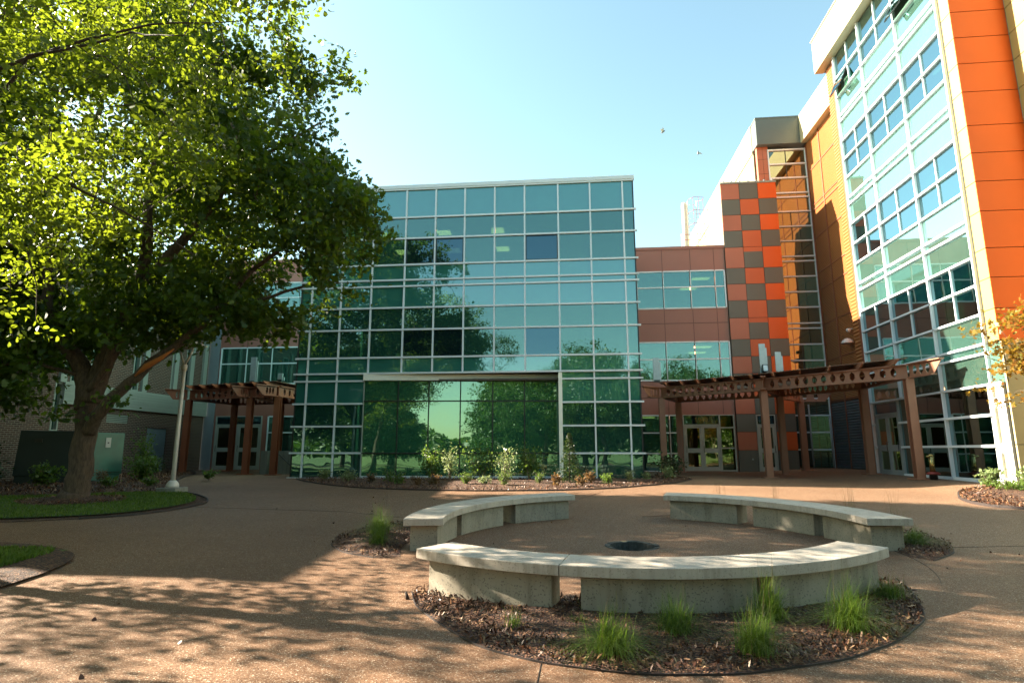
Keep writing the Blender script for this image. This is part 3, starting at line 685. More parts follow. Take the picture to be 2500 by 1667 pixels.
# left wing
holesL=[(-20.80,-11.6,5.56,7.73),(-20.80,-11.6,9.52,11.68),(-20.77,-17.90,.55,3.70),(-17.56,-13.0,.55,3.68)]
panel_wall(FW,wl,LW0,LW1,.4,13.0,holesL,'brown')
one(FW,LW0,LW1,13.0,13.17,-.4,.05,'parapet_cap','brown',wl)
sm=MB()
for x in (-19.2,-17.6,-16.0,-14.4,-12.9):
    for (a,c) in ((7.79,8.7),(8.76,9.46),(11.74,12.98),(4.6,5.5)): FW.box(sm,x-.011,x+.011,a,c,-.01,.006)
for zz in (8.73,4.57): FW.box(sm,LW0,LW1,zz-.014,zz+.014,-.01,.006)
sm.build('panel_seams','seam',wl)
window_band(FW,wl,[-20.76,-19.19,-17.61,-16.02,-14.4,-12.9,-11.6],[5.57,6.77,7.73])
window_band(FW,wl,[-20.76,-19.19,-17.61,-16.02,-14.4,-12.9,-11.6],[9.55,10.76,11.69])
window_band(FW,wl,[-17.54,-15.97,-14.4,-13.0],[.62,1.6,2.73,3.66])
one(FW,-21.52,LW0-.01,.4,13.0,-.25,.06,'end_panel','greyw',wl)
# inside of the wings
for (root,x0,x1) in ((wg,RW0,RW1),(wl,LW0,LW1)):
    for zz in (.58,4.6,8.7):
        b=MB(); b.box(x0+.05,YW+.27,zz-.1,x1-.05,YW+8,zz); b.build('floor_slab','floor',root)
    for zz in (3.75,7.85,11.95):
        b=MB(); b.box(x0+.05,YW+.27,zz,x1-.05,YW+8,zz+.08); b.build('ceiling','ceil',root)
    b=MB(); b.box(x0+.0,YW+8,.4,x1,YW+8.2,13); b.box(x0+.02,YW+.26,.4,x0+.2,YW+8,12.9); b.box(x1-.2,YW+.26,.4,x1-.02,YW+8,12.9); b.build('inner_wall','intr',root)
    b=MB(); b.box(x0,YW+.4,12.9,x1,YW+30,13.02); b.build('roof','roofm',root)
for (lx,ly,lz) in ((7.9,35.9,7.83),(8.0,38,7.83),(7.9,35.4,11.93),(7.6,37.6,11.93),(4.3,35.5,3.73),(4.6,37.5,3.73)):
    b=MB(); b.box(lx-.5,ly-.25,lz-.03,lx+.5,ly+.25,lz+.0); b.build('ceiling_light','lamp',wg)
def door_leaf(F,root,u0,u1,w0,w1,frm,mat_g='gclear',handle_side=1,d=.03,mid=.40):
    """aluminium storefront door leaf: frame + two lights + pull handle"""
    b=MB(); s=.12; h=w1-w0; m0=w0+h*mid; 
    F.box(b,u0,u0+s,w0,w1,-.02,d); F.box(b,u1-s,u1,w0,w1,-.02,d)
    F.box(b,u0+s,u1-s,w0,w0+.22,-.02,d-.003); F.box(b,u0+s,u1-s,w1-s,w1,-.02,d-.003); F.box(b,u0+s,u1-s,m0,m0+.24,-.02,d-.003)
    dr=b.build('door',frm,root)
    g_=MB(); F.box(g_,u0+s,u1-s,w0+.22,m0,-.008,0); F.box(g_,u0+s,u1-s,m0+.24,w1-s,-.008,0); g_.build('door_glass',mat_g,dr)
    x=(u1-.06) if handle_side>0 else (u0+.06)
    hb=MB(); hb.tube([F.p(x,m0+.02,d),F.p(x,m0+.02,d+.07),F.p(x,m0+.36,d+.07),F.p(x,m0+.36,d)],.014,6); hb.build('door_handle','black2',dr)
    return dr
def number_sign(F,root,txt,u,w,size,d,mat):
    c=bpy.data.curves.new('sign_text','FONT'); c.body=txt; c.size=size; c.align_x='CENTER'; c.align_y='CENTER'; c.extrude=.004
    o=bpy.data.objects.new('tmp',c); COL.objects.link(o); dg=bpy.context.evaluated_depsgraph_get()
    me=bpy.data.meshes.new_from_object(o.evaluated_get(dg)); bpy.data.objects.remove(o)
    a=Vector(F.p(u,w,d)); X=(Vector(F.p(u+1,w,d))-a).normalized(); Nn=(Vector(F.p(u,w,d+1))-a).normalized(); Z=Vector((0,0,1))
    if X.cross(Z).dot(Nn)<0: X=-X
    mt=Matrix((( X.x,Z.x,Nn.x,a.x-WL[root.name].x),(X.y,Z.y,Nn.y,a.y-WL[root.name].y),(X.z,Z.z,Nn.z,a.z-WL[root.name].z),(0,0,0,1)))
    me.transform(mt); return attach(me,'house_number',[M[mat]],root)
def entrance(F,root,u0,u1,zb,zt,ztop,side=None,num=True,frm='doorw'):
    fb=MB(); F.box(fb,u0-.05,u0+.02,zb,ztop,-.03,.05); F.box(fb,u1-.02,u1+.05,zb,ztop,-.03,.05); F.box(fb,u0+.02,u1-.02,ztop-.05,ztop,-.03,.047); F.box(fb,u0+.02,u1-.02,zt,zt+.07,-.03,.047)
    if side: 
        F.box(fb,side-.04,side+.03,zb,ztop,-.03,.05); F.box(fb,u1+.05,side-.04,ztop-.05,ztop,-.03,.046)
        for zz in (zb+.05,zb+1.22,zb+2.3): F.box(fb,u1+.05,side-.04,zz-.035,zz+.035,-.03,.046)
    fb.build('door_frame',frm,root)
    um=(u0+u1)/2
    door_leaf(F,root,u0+.03,um-.005,zb+.02,zt-.005,frm,handle_side=-1); door_leaf(F,root,um+.005,u1-.03,zb+.02,zt-.005,frm,handle_side=-1)
    b=MB(); F.box(b,u0+.02,u1-.02,zt+.07,ztop-.05,-.01,0); b.build('transom_window','gd',root)
    if num: number_sign(F,root,'5940',um,(zt+ztop)/2+.01,.34,.012,'brass')
    if side: b=MB(); F.box(b,u1+.05,side-.04,zb+.05,ztop-.05,-.01,0); b.build('side_window','gclear',root)
entrance(FW,wg,6.03,7.90,.62,3.03,3.62,8.67)
entrance(FW,wl,-20.70,-17.95,.62,3.15,3.70,None)
# ---- checker tower
CX0,CX1=8.78,11.85
ct=thing('checkered_tower','tall building section clad in orange, terracotta and grey checkered panels','building',(10.3,YW,.62))
FC=Face('Y',YW-.12)
rows=[16.80,15.84,14.89,13.95,12.97,11.75,10.83,9.885,8.90,7.70,6.75,5.82,4.85,3.63,2.69,1.72,.45]
cols=[CX0,9.80,10.83,CX1]
colmat=['terra','oran2','orange']
b=MB(); b.box(CX0,YW+.0,.4,CX1,YW+3,16.78); b.build('wall','cream',ct)
b=MB(); b.box(CX0+.002,YW-.09,.4,CX1-.002,YW-.001,16.77); b.build('backing','seam',ct)
side_holes=[(9.84,10.74,.62,3.55)]
# colour per row: left column pattern from photo: T G T G | T' G T G ...
names=['terra','oran2','orange','grayp']
pat=[[0,3,2],[3,1,3],[0,3,2],[3,1,3],[0,'n',2],[3,1,3],[0,3,2],[3,1,3],[0,'n',2],[3,1,3],[0,3,2],[3,1,3],[0,'n',1],[3,3,3],[0,0,1],[3,3,3]]
def tile(k,u0,u1,w0,w1):
    b=MB(); FC.box(b,u0,u1,w0,w1,-.03,0); lb(b.build('cladding_panel',names[k],ct),['terracotta cladding panel','deep orange cladding panel','bright orange cladding panel','grey cladding panel'][k])
q=.012
for r,pr in enumerate(pat):
    for c_,k in enumerate(pr):
        u0,u1=cols[c_]+q,cols[c_+1]-q; w1,w0=rows[r]-q,rows[r+1]+q
        if c_==1 and w0<3.5:   # the side door stands here
            if w1>3.62 and w1-3.62>.02: tile(3 if k==3 else 0,u0,u1,3.62,w1)
            continue
        if k=='n':
            tile(3,u0,u1,w0,w1-.26); tile(1,u0,u1,w1-.26,w1); continue
        tile(k,u0,u1,w0,w1)
one(FC,CX0-.02,CX1+.02,16.80,16.90,-2.5,.03,'parapet_cap','siding',ct)
b=MB()
for i in range(7): x=CX0+.15+i*.45; b.box(x,YW-.16,16.84,x+.09,YW-.10,16.97)
b.build('coping_clip','galv',ct)
entr=MB(); FC.box(entr,9.80,9.86,.6,3.60,-.05,.04); FC.box(entr,10.72,10.78,.6,3.60,-.05,.04); FC.box(entr,9.86,10.72,3.54,3.60,-.05,.037); FC.box(entr,9.86,10.72,3.04,3.10,-.05,.037); entr.build('door_frame','doorw',ct)
door_leaf(FC,ct,9.87,10.71,.64,3.03,'doorw'); b=MB(); FC.box(b,9.86,10.72,3.10,3.54,-.01,0); b.build('transom_window','gd',ct)
b=MB(); FC.box(b,9.45,9.53,1.22,1.30,.0,.03); b.build('socket_box','galv',ct)
# ---- stair tower and long cream wall
YS=35.0
st=thing('stair_tower','tall stair tower with grey green crown, cream side wall and strip of stacked windows','building',(13,YS,.62))
FS=Face('Y',YS)
one(FS,11.60,14.53,20.10,21.80,-.6,.35,'crown_panel','gbox',st)
sm=MB(); FS.box(sm,11.60,14.53,20.955,20.98,.34,.354); FS.box(sm,11.58,14.55,21.80,21.88,-.6,.38); sm.build('crown_trim','gbox',st)
one(FS,11.66,12.32,.5,20.10,-.3,.0,'corner_panel','terra',st)
sm=MB()
for zz in np.arange(4.0,20,.955): FS.box(sm,11.66,12.32,zz-.01,zz+.01,-.01,.005)
FS.box(sm,11.98,11.995,.6,20.1,-.01,.005); sm.build('panel_seams','seam',st)
b=MB(); b.box(11.62,YS+.6,.5,11.70,95,20.0); b.build('side_wall','cream',st)
b=MB(); b.box(11.56,YS+.6,20.0,11.74,95,21.86); b.build('side_fascia','cream',st)
b=MB()
for y in np.arange(38,95,3.05): b.box(11.61,y-.012,13,11.622,y+.012,20.0)
for zz in (15.0,17.2,19.2): b.box(11.612,YS+.7,zz-.01,11.624,95,zz+.01)
b.build('side_seams','stone',st)
b=MB(); b.box(11.7,YS+.3,20.9,16,95,21.0); b.build('roof','roofm',st)
b=MB(); b.box(11.60,45.15,13.1,11.63,46.2,20.4); b.build('side_window_frame','oran2',st)
b=MB(); b.box(11.585,45.35,13.1,11.598,46.15,20.2); b.build('side_window','gst',st)
b=MB(); b.lathe((11.35,45.8,20.65),[(.02,.22),(.22,.16),(.3,0),(.28,0)],14); b.build('side_lamp','white',st)
srow=[19.82,18.89,17.98,17.01,16.73,15.81,14.875,13.965,13.005,12.705,11.77,10.835,9.904,8.96,8.657,7.72,6.783,4.883,4.607,3.658,2.719,1.764,.70]
for zz in srow: one(FS,12.30,14.50,zz-.04,zz+.04,0,.10,'transom','alum',st)
one(FS,14.44,14.52,.6,19.9,0,.08,'mullion','alum',st); one(FS,12.28,12.34,.6,19.9,0,.05,'mullion','alum',st)
vis={0,1,5,6,10,11,15,16,19,20,21}
for i in range(len(srow)-1):
    a,c=srow[i+1]+.04,srow[i]-.04
    if i in vis:
        w=pane(FS,12.34,14.44,a,c,'window','gst',st)
        one(FS,13.30,13.34,a,c,.0,.03,'window_bar','black',w)
    else: pane(FS,12.34,14.44,a,c,'spandrel_panel','spst',st)
b=MB(); b.box(12.3,37.9,.5,14.5,38,20); b.build('inner_wall','intd',st)
# ---- roof things on the right wing
ld=thing('roof_ladder','white caged roof ladder with thin rails standing on the right wing roof','ladder',(8.2,38,13.02))
b=MB()
for x in (7.95,8.5): b.tube([(x,38,13),(x,38,18.05)],.022,6)
for zz in np.arange(13.3,18,.32): b.tube([(7.95,38,zz),(8.5,38,zz)],.012,5)
b.build('rungs','pole',ld)
b=MB()
for zz in (15.3,16.2,17.1,18.0): b.tube([(8.5,38,zz),(8.86,37.8,zz),(8.86,37.35,zz),(8.2,37.2,zz),(7.95,37.6,zz),(7.95,38,zz)],.014,5)
for x,y in ((8.86,37.6),(8.5,37.25),(8.15,37.25)): b.tube([(x,y,15.3),(x,y,18.0)],.012,5)
b.build('cage','redcap',ld)
vt=thing('roof_vent','tall white round vent pipe on the right wing roof, left of the ladder','vent',(7.76,38.2,13.02))
b=MB(); b.lathe((7.76,38.2,13),[(.19,0),(.19,4.85),(.16,5.0),(.05,5.05)],16); b.build('vent_pipe','white',vt)
rl=thing('roof_railing','thin pink guard rail along the right wing roof','railing',(8.5,38,13.02))
b=MB()
for zz in (15.35,15.72): b.tube([(7.45,38,zz),(9.5,38,zz)],.016,5)
b.build('rail','redcap',rl)
b=MB()
for x in (7.45,9.5): b.tube([(x,38,13),(x,38,15.78)],.03,6); 
b.tube([(7.1,38.1,13),(7.45,38,14.9)],.03,6); b.build('post','white',rl)

# ------------------------------------------------------------------ corrugated wall and right tower
XT=12.7; K=.87
S=lambda zz:1.7+(zz-1.7)*K
tw=thing('glass_tower','tall right-hand tower of mint green glass with cream fascia and yellow orange pier','building',(XT,22,.75))
FT=Face('X',XT)
ty=[30.44*K,27.75*K,24.76*K,21.99*K]      # 26.48, 24.14, 21.54, 19.13
tz=[S(a) for a in (.66,1.86,2.92,3.97,5.07,5.40,6.45,7.515,8.55,9.63,9.97,11.04,12.09,13.18,14.25,14.60,15.70,16.75,17.80,18.91,19.23,20.34,21.39,22.75)]
tt=['v','v','v','s','s','s','v','v','s','s','s','v','v','s','s','s','v','v','s','s','s','v','v']
Y1=21.4*K  # 18.6 pier corner
DOORA,DOORB=24.50,26.25
for y in ty: 
    one(FT,y-.032,y+.032,tz[0] if y!=ty[1] else tz[3],tz[-1],0,.10,'mullion','alum',tw)
for i,zz in enumerate(tz[:-1]):
    if i==0: one(FT,ty[3],DOORA,zz-.06,zz+.05,-.05,.08,'sill','alum',tw); continue
    if i in (1,2):
        one(FT,ty[3],DOORA-.05,zz-.04,zz+.04,0,.11,'transom','alum',tw); one(FT,DOORB+.02,ty[0],zz-.04,zz+.04,0,.11,'transom','alum',tw)
    else: one(FT,ty[3]-.02,ty[0],zz-.033,zz+.033,0,.10,'transom','alum',tw)
blindm=[(0,1),(1,0),(2,1)]
for ci in range(3):
    y1,y0=ty[ci]-.046,ty[ci+1]+.046; ym=(y0+y1)/2
    for r in range(23):
        if r<3 and ci==0: continue
        if r<3 and ci==1:
            pane(FT,y0,DOORA-.06,tz[r]+.04,tz[r+1]-.04,'window','gt',tw); continue
        if tt[r]=='s': pane(FT,y0,y1,tz[r]+.04,tz[r+1]-.04,'spandrel_panel','spt',tw)
        else:
            opn=(r==21 and ci in (0,2))
            b=MB()
            if opn:
                # lower half: one light open outwards (hinged at its top)
                h0,h1=tz[r]+.05,tz[r+1]-.05
                ya,yb=(ym+.03,y1)
                FT.box(b,y0,ym-.02,h0,h1,-.012,0); w=b.build('window','gt',tw)
                ob=MB(); dd=.42
                P=lambda y,zz,d: FT.p(y,zz,d)
                ob.hexa([P(ya,h0,dd),P(yb,h0,dd),P(yb,h0,dd-.03),P(ya,h0,dd-.03),P(ya,h1,.04),P(yb,h1,.04),P(yb,h1,.01),P(ya,h1,.01)]); oo=lb(ob.build('open_sash','gt',w),'window sash tilted open at its bottom')
                fb=MB()
                for yy in (ya,yb-.03): fb.hexa([P(yy,h0-.03,dd+.01),P(yy+.03,h0-.03,dd+.01),P(yy+.03,h0-.03,dd-.04),P(yy,h0-.03,dd-.04),P(yy,h1,.06),P(yy+.03,h1,.06),P(yy+.03,h1,.0),P(yy,h1,.0)])
                fb.hexa([P(ya,h0-.03,dd+.015),P(yb,h0-.03,dd+.015),P(yb,h0-.03,dd-.045),P(ya,h0-.03,dd-.045),P(ya,h0+.02,dd-.01),P(yb,h0+.02,dd-.01),P(yb,h0+.02,dd-.06),P(ya,h0+.02,dd-.06)])
                fb.build('sash_frame','black',w)
            else:
                FT.box(b,y0,y1,tz[r]+.04,tz[r+1]-.04,-.012,0); w=b.build('window','gt',tw)
            if r>3: one(FT,ym-.022,ym+.022,tz[r]+.045,tz[r+1]-.045,.001,.05,'window_bar','alum',w)
# blinds (some) behind the tower windows
for (ci,r,half,frac) in ((2,6,0,1),(2,7,0,1),(2,7,1,.45),(2,12,0,1),(1,7,1,.25),(1,7,0,.25),(0,7,1,.25),(0,7,0,.25),(0,12,0,1),(1,16,1,.8),(1,17,0,.9),(0,16,1,.7),(1,16,0,.8),(1,17,1,.8),(0,17,0,.8),(0,21,0,.9),(1,22,0,.8),(1,22,1,.8),(2,1,0,.9),(2,2,0,1),(0,22,0,.8),(0,22,1,.8)):
    y1,y0=ty[ci]-.1,ty[ci+1]+.1; ym=(y0+y1)/2; a,c=((ym+.05,y1) if half==0 else (y0,ym-.05))
    b=MB(); FT.box(b,a,c,tz[r+1]-.05-(tz[r+1]-tz[r]-.1)*frac,tz[r+1]-.05,-.30,-.28); b.build('roller_blind','blind',tw)
# inside floors, ceilings, back wall
for a,c in ((4.15,5.2),(8.75,9.9),(13.35,14.5),(17.95,19.1)):
    b=MB(); b.box(XT+.12,ty[3],S(a)+.3,XT+1.68,ty[0],S(c)); b.build('floor_slab','ceil',tw)
b=MB(); b.box(XT+4,18.7,.6,XT+4.1,31,S(22.7)); b.build('inner_wall','intr',tw)
for a,c in ((4.15,5.2),(8.75,9.9),(13.35,14.5),(17.95,19.1)):
    b=MB(); b.box(XT+1.72,18.8,S(a)+.3,XT+3.95,ty[0]+.1,S(c)); b.build('floor_slab','ceil',tw)
b=MB(); b.box(XT+.1,ty[0]+.05,.6,XT+4,ty[0]+.15,S(22.7)); b.build('inner_wall','intr',tw)
b=MB(); b.box(XT+.15,19.0,.6,XT+4,19.1,S(22.7)); b.build('inner_wall','intr',tw)
for (yy,zz) in ((22.6,S(12.95)),(20.6,S(17.6)),(25.2,S(21.9)),(23.2,S(12.95))):
    b=MB(); b.box(XT+1.0,yy-.8,zz,XT+1.1,yy+.8,zz+.04); b.build('strip_light','neon',tw)
b=MB(); b.box(XT+1.6,24.2,S(4.4),XT+2.1,24.8,S(4.4)+.03); b.build('ceiling_light','lamp',tw)
# fascia and roof
b=MB(); b.box(XT-.42,17.2,S(22.75),XT+.0,31.85*K,S(24.75)); b.build('fascia','cream',tw,bevel=.01)
b=MB(); b.box(XT-.46,17.2,S(24.75),XT+.1,31.9*K,S(24.75)+.06); b.build('fascia_cap','stone',tw)
b=MB(); b.box(XT+.02,17.2,S(22.75),18,31.8*K,S(24.7)); b.build('roof','roofm',tw)
b=MB(); b.box(XT-.0,ty[0]+.04,.6,XT+.2,26.90,S(22.75)); b.build('end_trim','trim',tw)
# ribbed corner strip
def ribs(F,b,u0,u1,w0,w1,pitch,dep,m=0):
    zz=w0
    vs=[];fs=[];k=0
    while zz<w1-1e-3:
        z2=min(zz+pitch,w1)
        for (w,d) in ((zz,0),(zz+pitch*.35,dep),(zz+pitch*.65,dep)):
            if w<=w1: vs+=[F.p(u0,w,d),F.p(u1,w,d)]; k+=1
        zz=z2
    for i in range(k-1): fs.append((2*i,2*i+1,2*i+3,2*i+2))
    b.add(vs,fs,m)
b=MB(); FX2=Face('X',XT+.02); ribs(FX2,b,26.90,27.42,.6,S(22.7),.16,.035); b.build('ribbed_strip','corr',tw)
b=MB(); b.box(XT+.03,26.9,.6,XT+.3,27.44,S(22.74)); b.build('corner_wall','corr',tw)
# yellow/orange pier: X-face 18.60..19.08 , front face at Y1 from XT to 14.38
seams=[S(a) for a in (18.08,16.99,15.90,14.74,13.39,12.31,11.21,10.08,8.71,7.64,6.54)]
zl=S(5.42)
b=MB(); b.box(XT+.02,Y1+.02,zl,14.4,ty[3]-.0,S(22.75)); b.build('pier_core','seam',tw)
b=MB(); b2=MB(); FP=Face('Y',Y1); cuts=[S(22.75)]+[S(21.5),S(20.4),S(19.23)]+seams+[zl]
for a,c in zip(cuts[:-1],cuts[1:]):
    b.box(XT,Y1+.0,c+.012,XT+.02,ty[3]-.06,a-.012); b2.box(XT+.001,Y1-.02,c+.012,14.38,Y1+.0,a-.012)
b.build('pier_side_panel','yell',tw); b2.build('pier_front_panel','orange',tw)
b=MB(); b.box(XT-.02,Y1-.04,S(1.90)+.01,14.38,ty[3]-.62,zl-.02); b.box(XT-.02,Y1-.04,.6,14.38,ty[3]-.62,S(1.90)-.01); b.build('pier_base','stone',tw,bevel=.006)
b=MB(); b.box(XT-.01,ty[3]-.62,S(3.99),XT+.02,ty[3]-.05,zl-.05); b.build('pier_side_glass','spt',tw)
b=MB(); 
for c0,c1 in ((S(5.0),S(5.08)),): b.box(XT-.1,ty[3]-.1,c0,XT,Y1+.35,c1)
b.build('transom','alum',tw)
# glazed service door beside the pier
b=MB(); y0,y1=18.78,19.75
b.box(XT-.05,18.68,.70,XT+.02,18.76,3.70); b.box(XT-.05,19.28,.70,XT+.02,19.36,3.70)
for zz,h in ((.66,.25),(1.62,.30),(2.95,.32),(3.62,.1)): b.box(XT-.045,18.76,zz,XT+.02,19.28,zz+h)
dd=b.build('service_door','white',tw)
b=MB(); b.box(XT-.02,18.76,.9,XT-.01,19.28,1.62); b.box(XT-.02,18.76,1.92,XT-.01,19.28,2.95); b.box(XT-.02,18.76,3.27,XT-.01,19.28,3.62); b.build('door_glass','stone',dd)
# return wall toward the camera at x 14.4
b=MB(); b.box(14.40,15.5,zl,14.6,Y1-.02,S(22.75)); b.build('return_wall','seam',tw)
b=MB()
for a,c in zip(cuts[:-1],cuts[1:]): b.box(14.38,15.5,c+.012,14.40,Y1-.04,a-.012)
b.build('return_panel','yell',tw)
b=MB(); b.box(14.36,15.5,.3,14.6,Y1-.02,zl-.02); b.build('return_base','stone',tw)
# tower double door
entrance(Face('X',XT-.02),tw,DOORA,DOORB,.72,3.12,3.64,None,False,'alumg')
b=MB(); Face('X',XT-.02).box(b,DOORA-.05,DOORB+.3,3.66,tz[3]-.05,-.02,0); b.build('door_header','gd',tw)
# corrugated wall
cw=thing('corrugated_building','ochre corrugated metal building between the stair tower and the glass tower','building',(14.55,30,.62))
XC=14.55; FCo=Face('X',XC)
b=MB(); ribs(FCo,b,27.3,YS-.0,4.35,20.1,.085,.02); b.build('corrugated_cladding','corr',cw)
b=MB(); ribs(FCo,b,27.3,YS-.0,.62,4.35,.14,.04); b.build('louvre_cladding','corrd',cw)
b=MB(); b.box(XC+.005,27.0,.5,XC+.3,YS+.3,20.4); b.build('wall','trim',cw)
b=MB(); b.box(XC-.40,27.0,20.06,XC+.1,YS-.36,21.84); b.build('fascia','cream',cw)
b=MB(); b.box(XC+.1,27.0,20.3,XC+6,YS+.3,21.7); b.build('roof','roofm',cw)
sm=MB()
for y in (30.4,33.1): FCo.box(sm,y-.05,y+.05,.7,20.05,.0,.055)
for zz in (18.2,16.0,15.7,14.0,11.9,10.9,8.8,6.7,4.4): FCo.box(sm,27.3,YS-.02,zz-.03,zz+.03,.0,.05)
FCo.box(sm,YS-.14,YS-.04,.7,20.0,0,.07)
sm.build('cladding_battens','trim',cw)
def wall_light(label,y,zz,x=XC):
    t=thing('wall_light',label,'light',(x,y,zz))
    b=MB(); b.lathe((x-.28,y,zz),[(.30,0),(.30,.03),(.24,.16),(.12,.25),(.02,.28)],18); b.build('shade','white',t)
    b=MB(); b.box(x-.25,y-.05,zz+.1,x-.03,y+.05,zz+.2); b.build('arm','white',t)
wall_light('white dome wall light on the corrugated wall near the glass tower',31.6,7.15)
cmr=thing('security_camera','small white security camera above the dome light on the corrugated wall','camera',(XC,31.5,7.75))
b=MB(); b.lathe((XC-.22,31.5,7.72),[(.05,0),(.11,.05),(.11,.16),(.05,.2)],12); b.build('housing','white',cmr); b=MB(); b.box(XC-.2,31.47,7.86,XC-.02,31.53,7.92); b.build('bracket','white',cmr)
for (x,y,z1,l) in ((13.2,34.6,4.25,'thin grey standing pipe in front of the stair tower windows'),(14.3,34.7,3.6,'short pale standing pipe at the corner of the louvred wall')):
    t=thing('standing_pipe',l,'pipe',(x,y,.62)); b=MB(); b.tube([(x,y,.6),(x,y,z1)],.05,8); b.tube([(x,y,.6),(x,y,.72)],.09,8); b.build('pipe','alumg',t)
wc=thing('security_camera','grey camera bracket on the dark louvred wall under the pergola','camera',(XC,29.2,3.3))
b=MB(); b.tube([(XC-.05,29.2,3.3),(XC-.45,29.0,3.35)],.03,8); b.tube([(XC-.45,29.0,3.35),(XC-.5,28.7,3.15)],.06,8); b.build('bracket_arm','galv',wc)

# ------------------------------------------------------------------ pergolas
def diamond_beam(b,p0,p1,zb,h,nd,m=0,fl=.20,web=.02,taper0=False,taper1=False,marg=.25):
    """I-beam from p0 to p1 (plan points), diamonds cut through the web"""
    p0=Vector((p0[0],p0[1],0)); p1=Vector((p1[0],p1[1],0)); L=(p1-p0).length; d=(p1-p0)/L; n=Vector((d.y,-d.x,0))
    tf=.035
    b.bar(p0+Vector((0,0,zb+h-tf/2)),p1+Vector((0,0,zb+h-tf/2)),fl,tf,m)
    e1=p1-d*(.0)
    z0,z1=zb+tf,zb+h-tf; H=z1-z0
    def P(u,z,s): return p0+d*u+n*(s*web/2)+Vector((0,0,z))
    if not taper1: b.bar(p0+Vector((0,0,zb+tf/2)),p1+Vector((0,0,zb+tf/2)),fl,tf,m)
    else:
        q=p1-d*(h*.75); b.bar(p0+Vector((0,0,zb+tf/2)),q+Vector((0,0,zb+tf/2)),fl,tf,m)
    Lw=L-(h*.75 if taper1 else 0); marg=min(marg,Lw*.2); step=(Lw-2*marg)/max(1,nd)
    def solid(u0,u1):
        if u1-u0<1e-3: return
        b.hexa([P(u0,z0,1),P(u1,z0,1),P(u1,z0,-1),P(u0,z0,-1),P(u0,z1,1),P(u1,z1,1),P(u1,z1,-1),P(u0,z1,-1)],m)
    solid(0,marg); solid(Lw-marg,Lw)
    if taper1:
        b.hexa([P(Lw,z0,1),P(Lw+.01,z0,1),P(Lw+.01,z0,-1),P(Lw,z0,-1),P(Lw,z1,1),P(L,z1,1),P(L,z1,-1),P(Lw,z1,-1)],m)
    dh=H*.42; dw=min(step*.32,.095)
    zc=(z0+z1)/2
    for i in range(nd):
        u0=marg+i*step; u1=u0+step; uc=(u0+u1)/2
        hole=[(uc-dw,zc-dh*.35),(uc,zc-dh),(uc+dw,zc-dh*.35),(uc+dw,zc+dh*.35),(uc,zc+dh),(uc-dw,zc+dh*.35)]
        outr=[(u0,z0),(uc,z0),(u1,z0),(u1,z1),(uc,z1),(u0,z1)]
        vs=[];fs=[]
        for s in (1,-1): vs+=[P(u,z_,s) for u,z_ in outr]+[P(u,z_,s) for u,z_ in hole]
        for k in range(6):
            k2=(k+1)%6
            fs.append((k,k2,6+k2,6+k)); fs.append((12+k2,12+k,18+k,18+k2)); fs.append((6+k,6+k2,18+k2,18+k))
        b.add(vs,fs,m)
def post(root,x,y,zt,m,s=.135):
    b=MB(); zg=g(x,y); 
    b.box(x-s,y-s*.9,zg,x+s,y-s*.9+.03,zt); b.box(x-s,y+s*.9-.03,zg,x+s,y+s*.9,zt); b.box(x-.02,y-s*.9+.03,zg,x+.02,y+s*.9-.03,zt)
    b.box(x-.28,y-.26,zg+.003,x+.28,y+.26,zg+.04); return b.build('post',m,root)
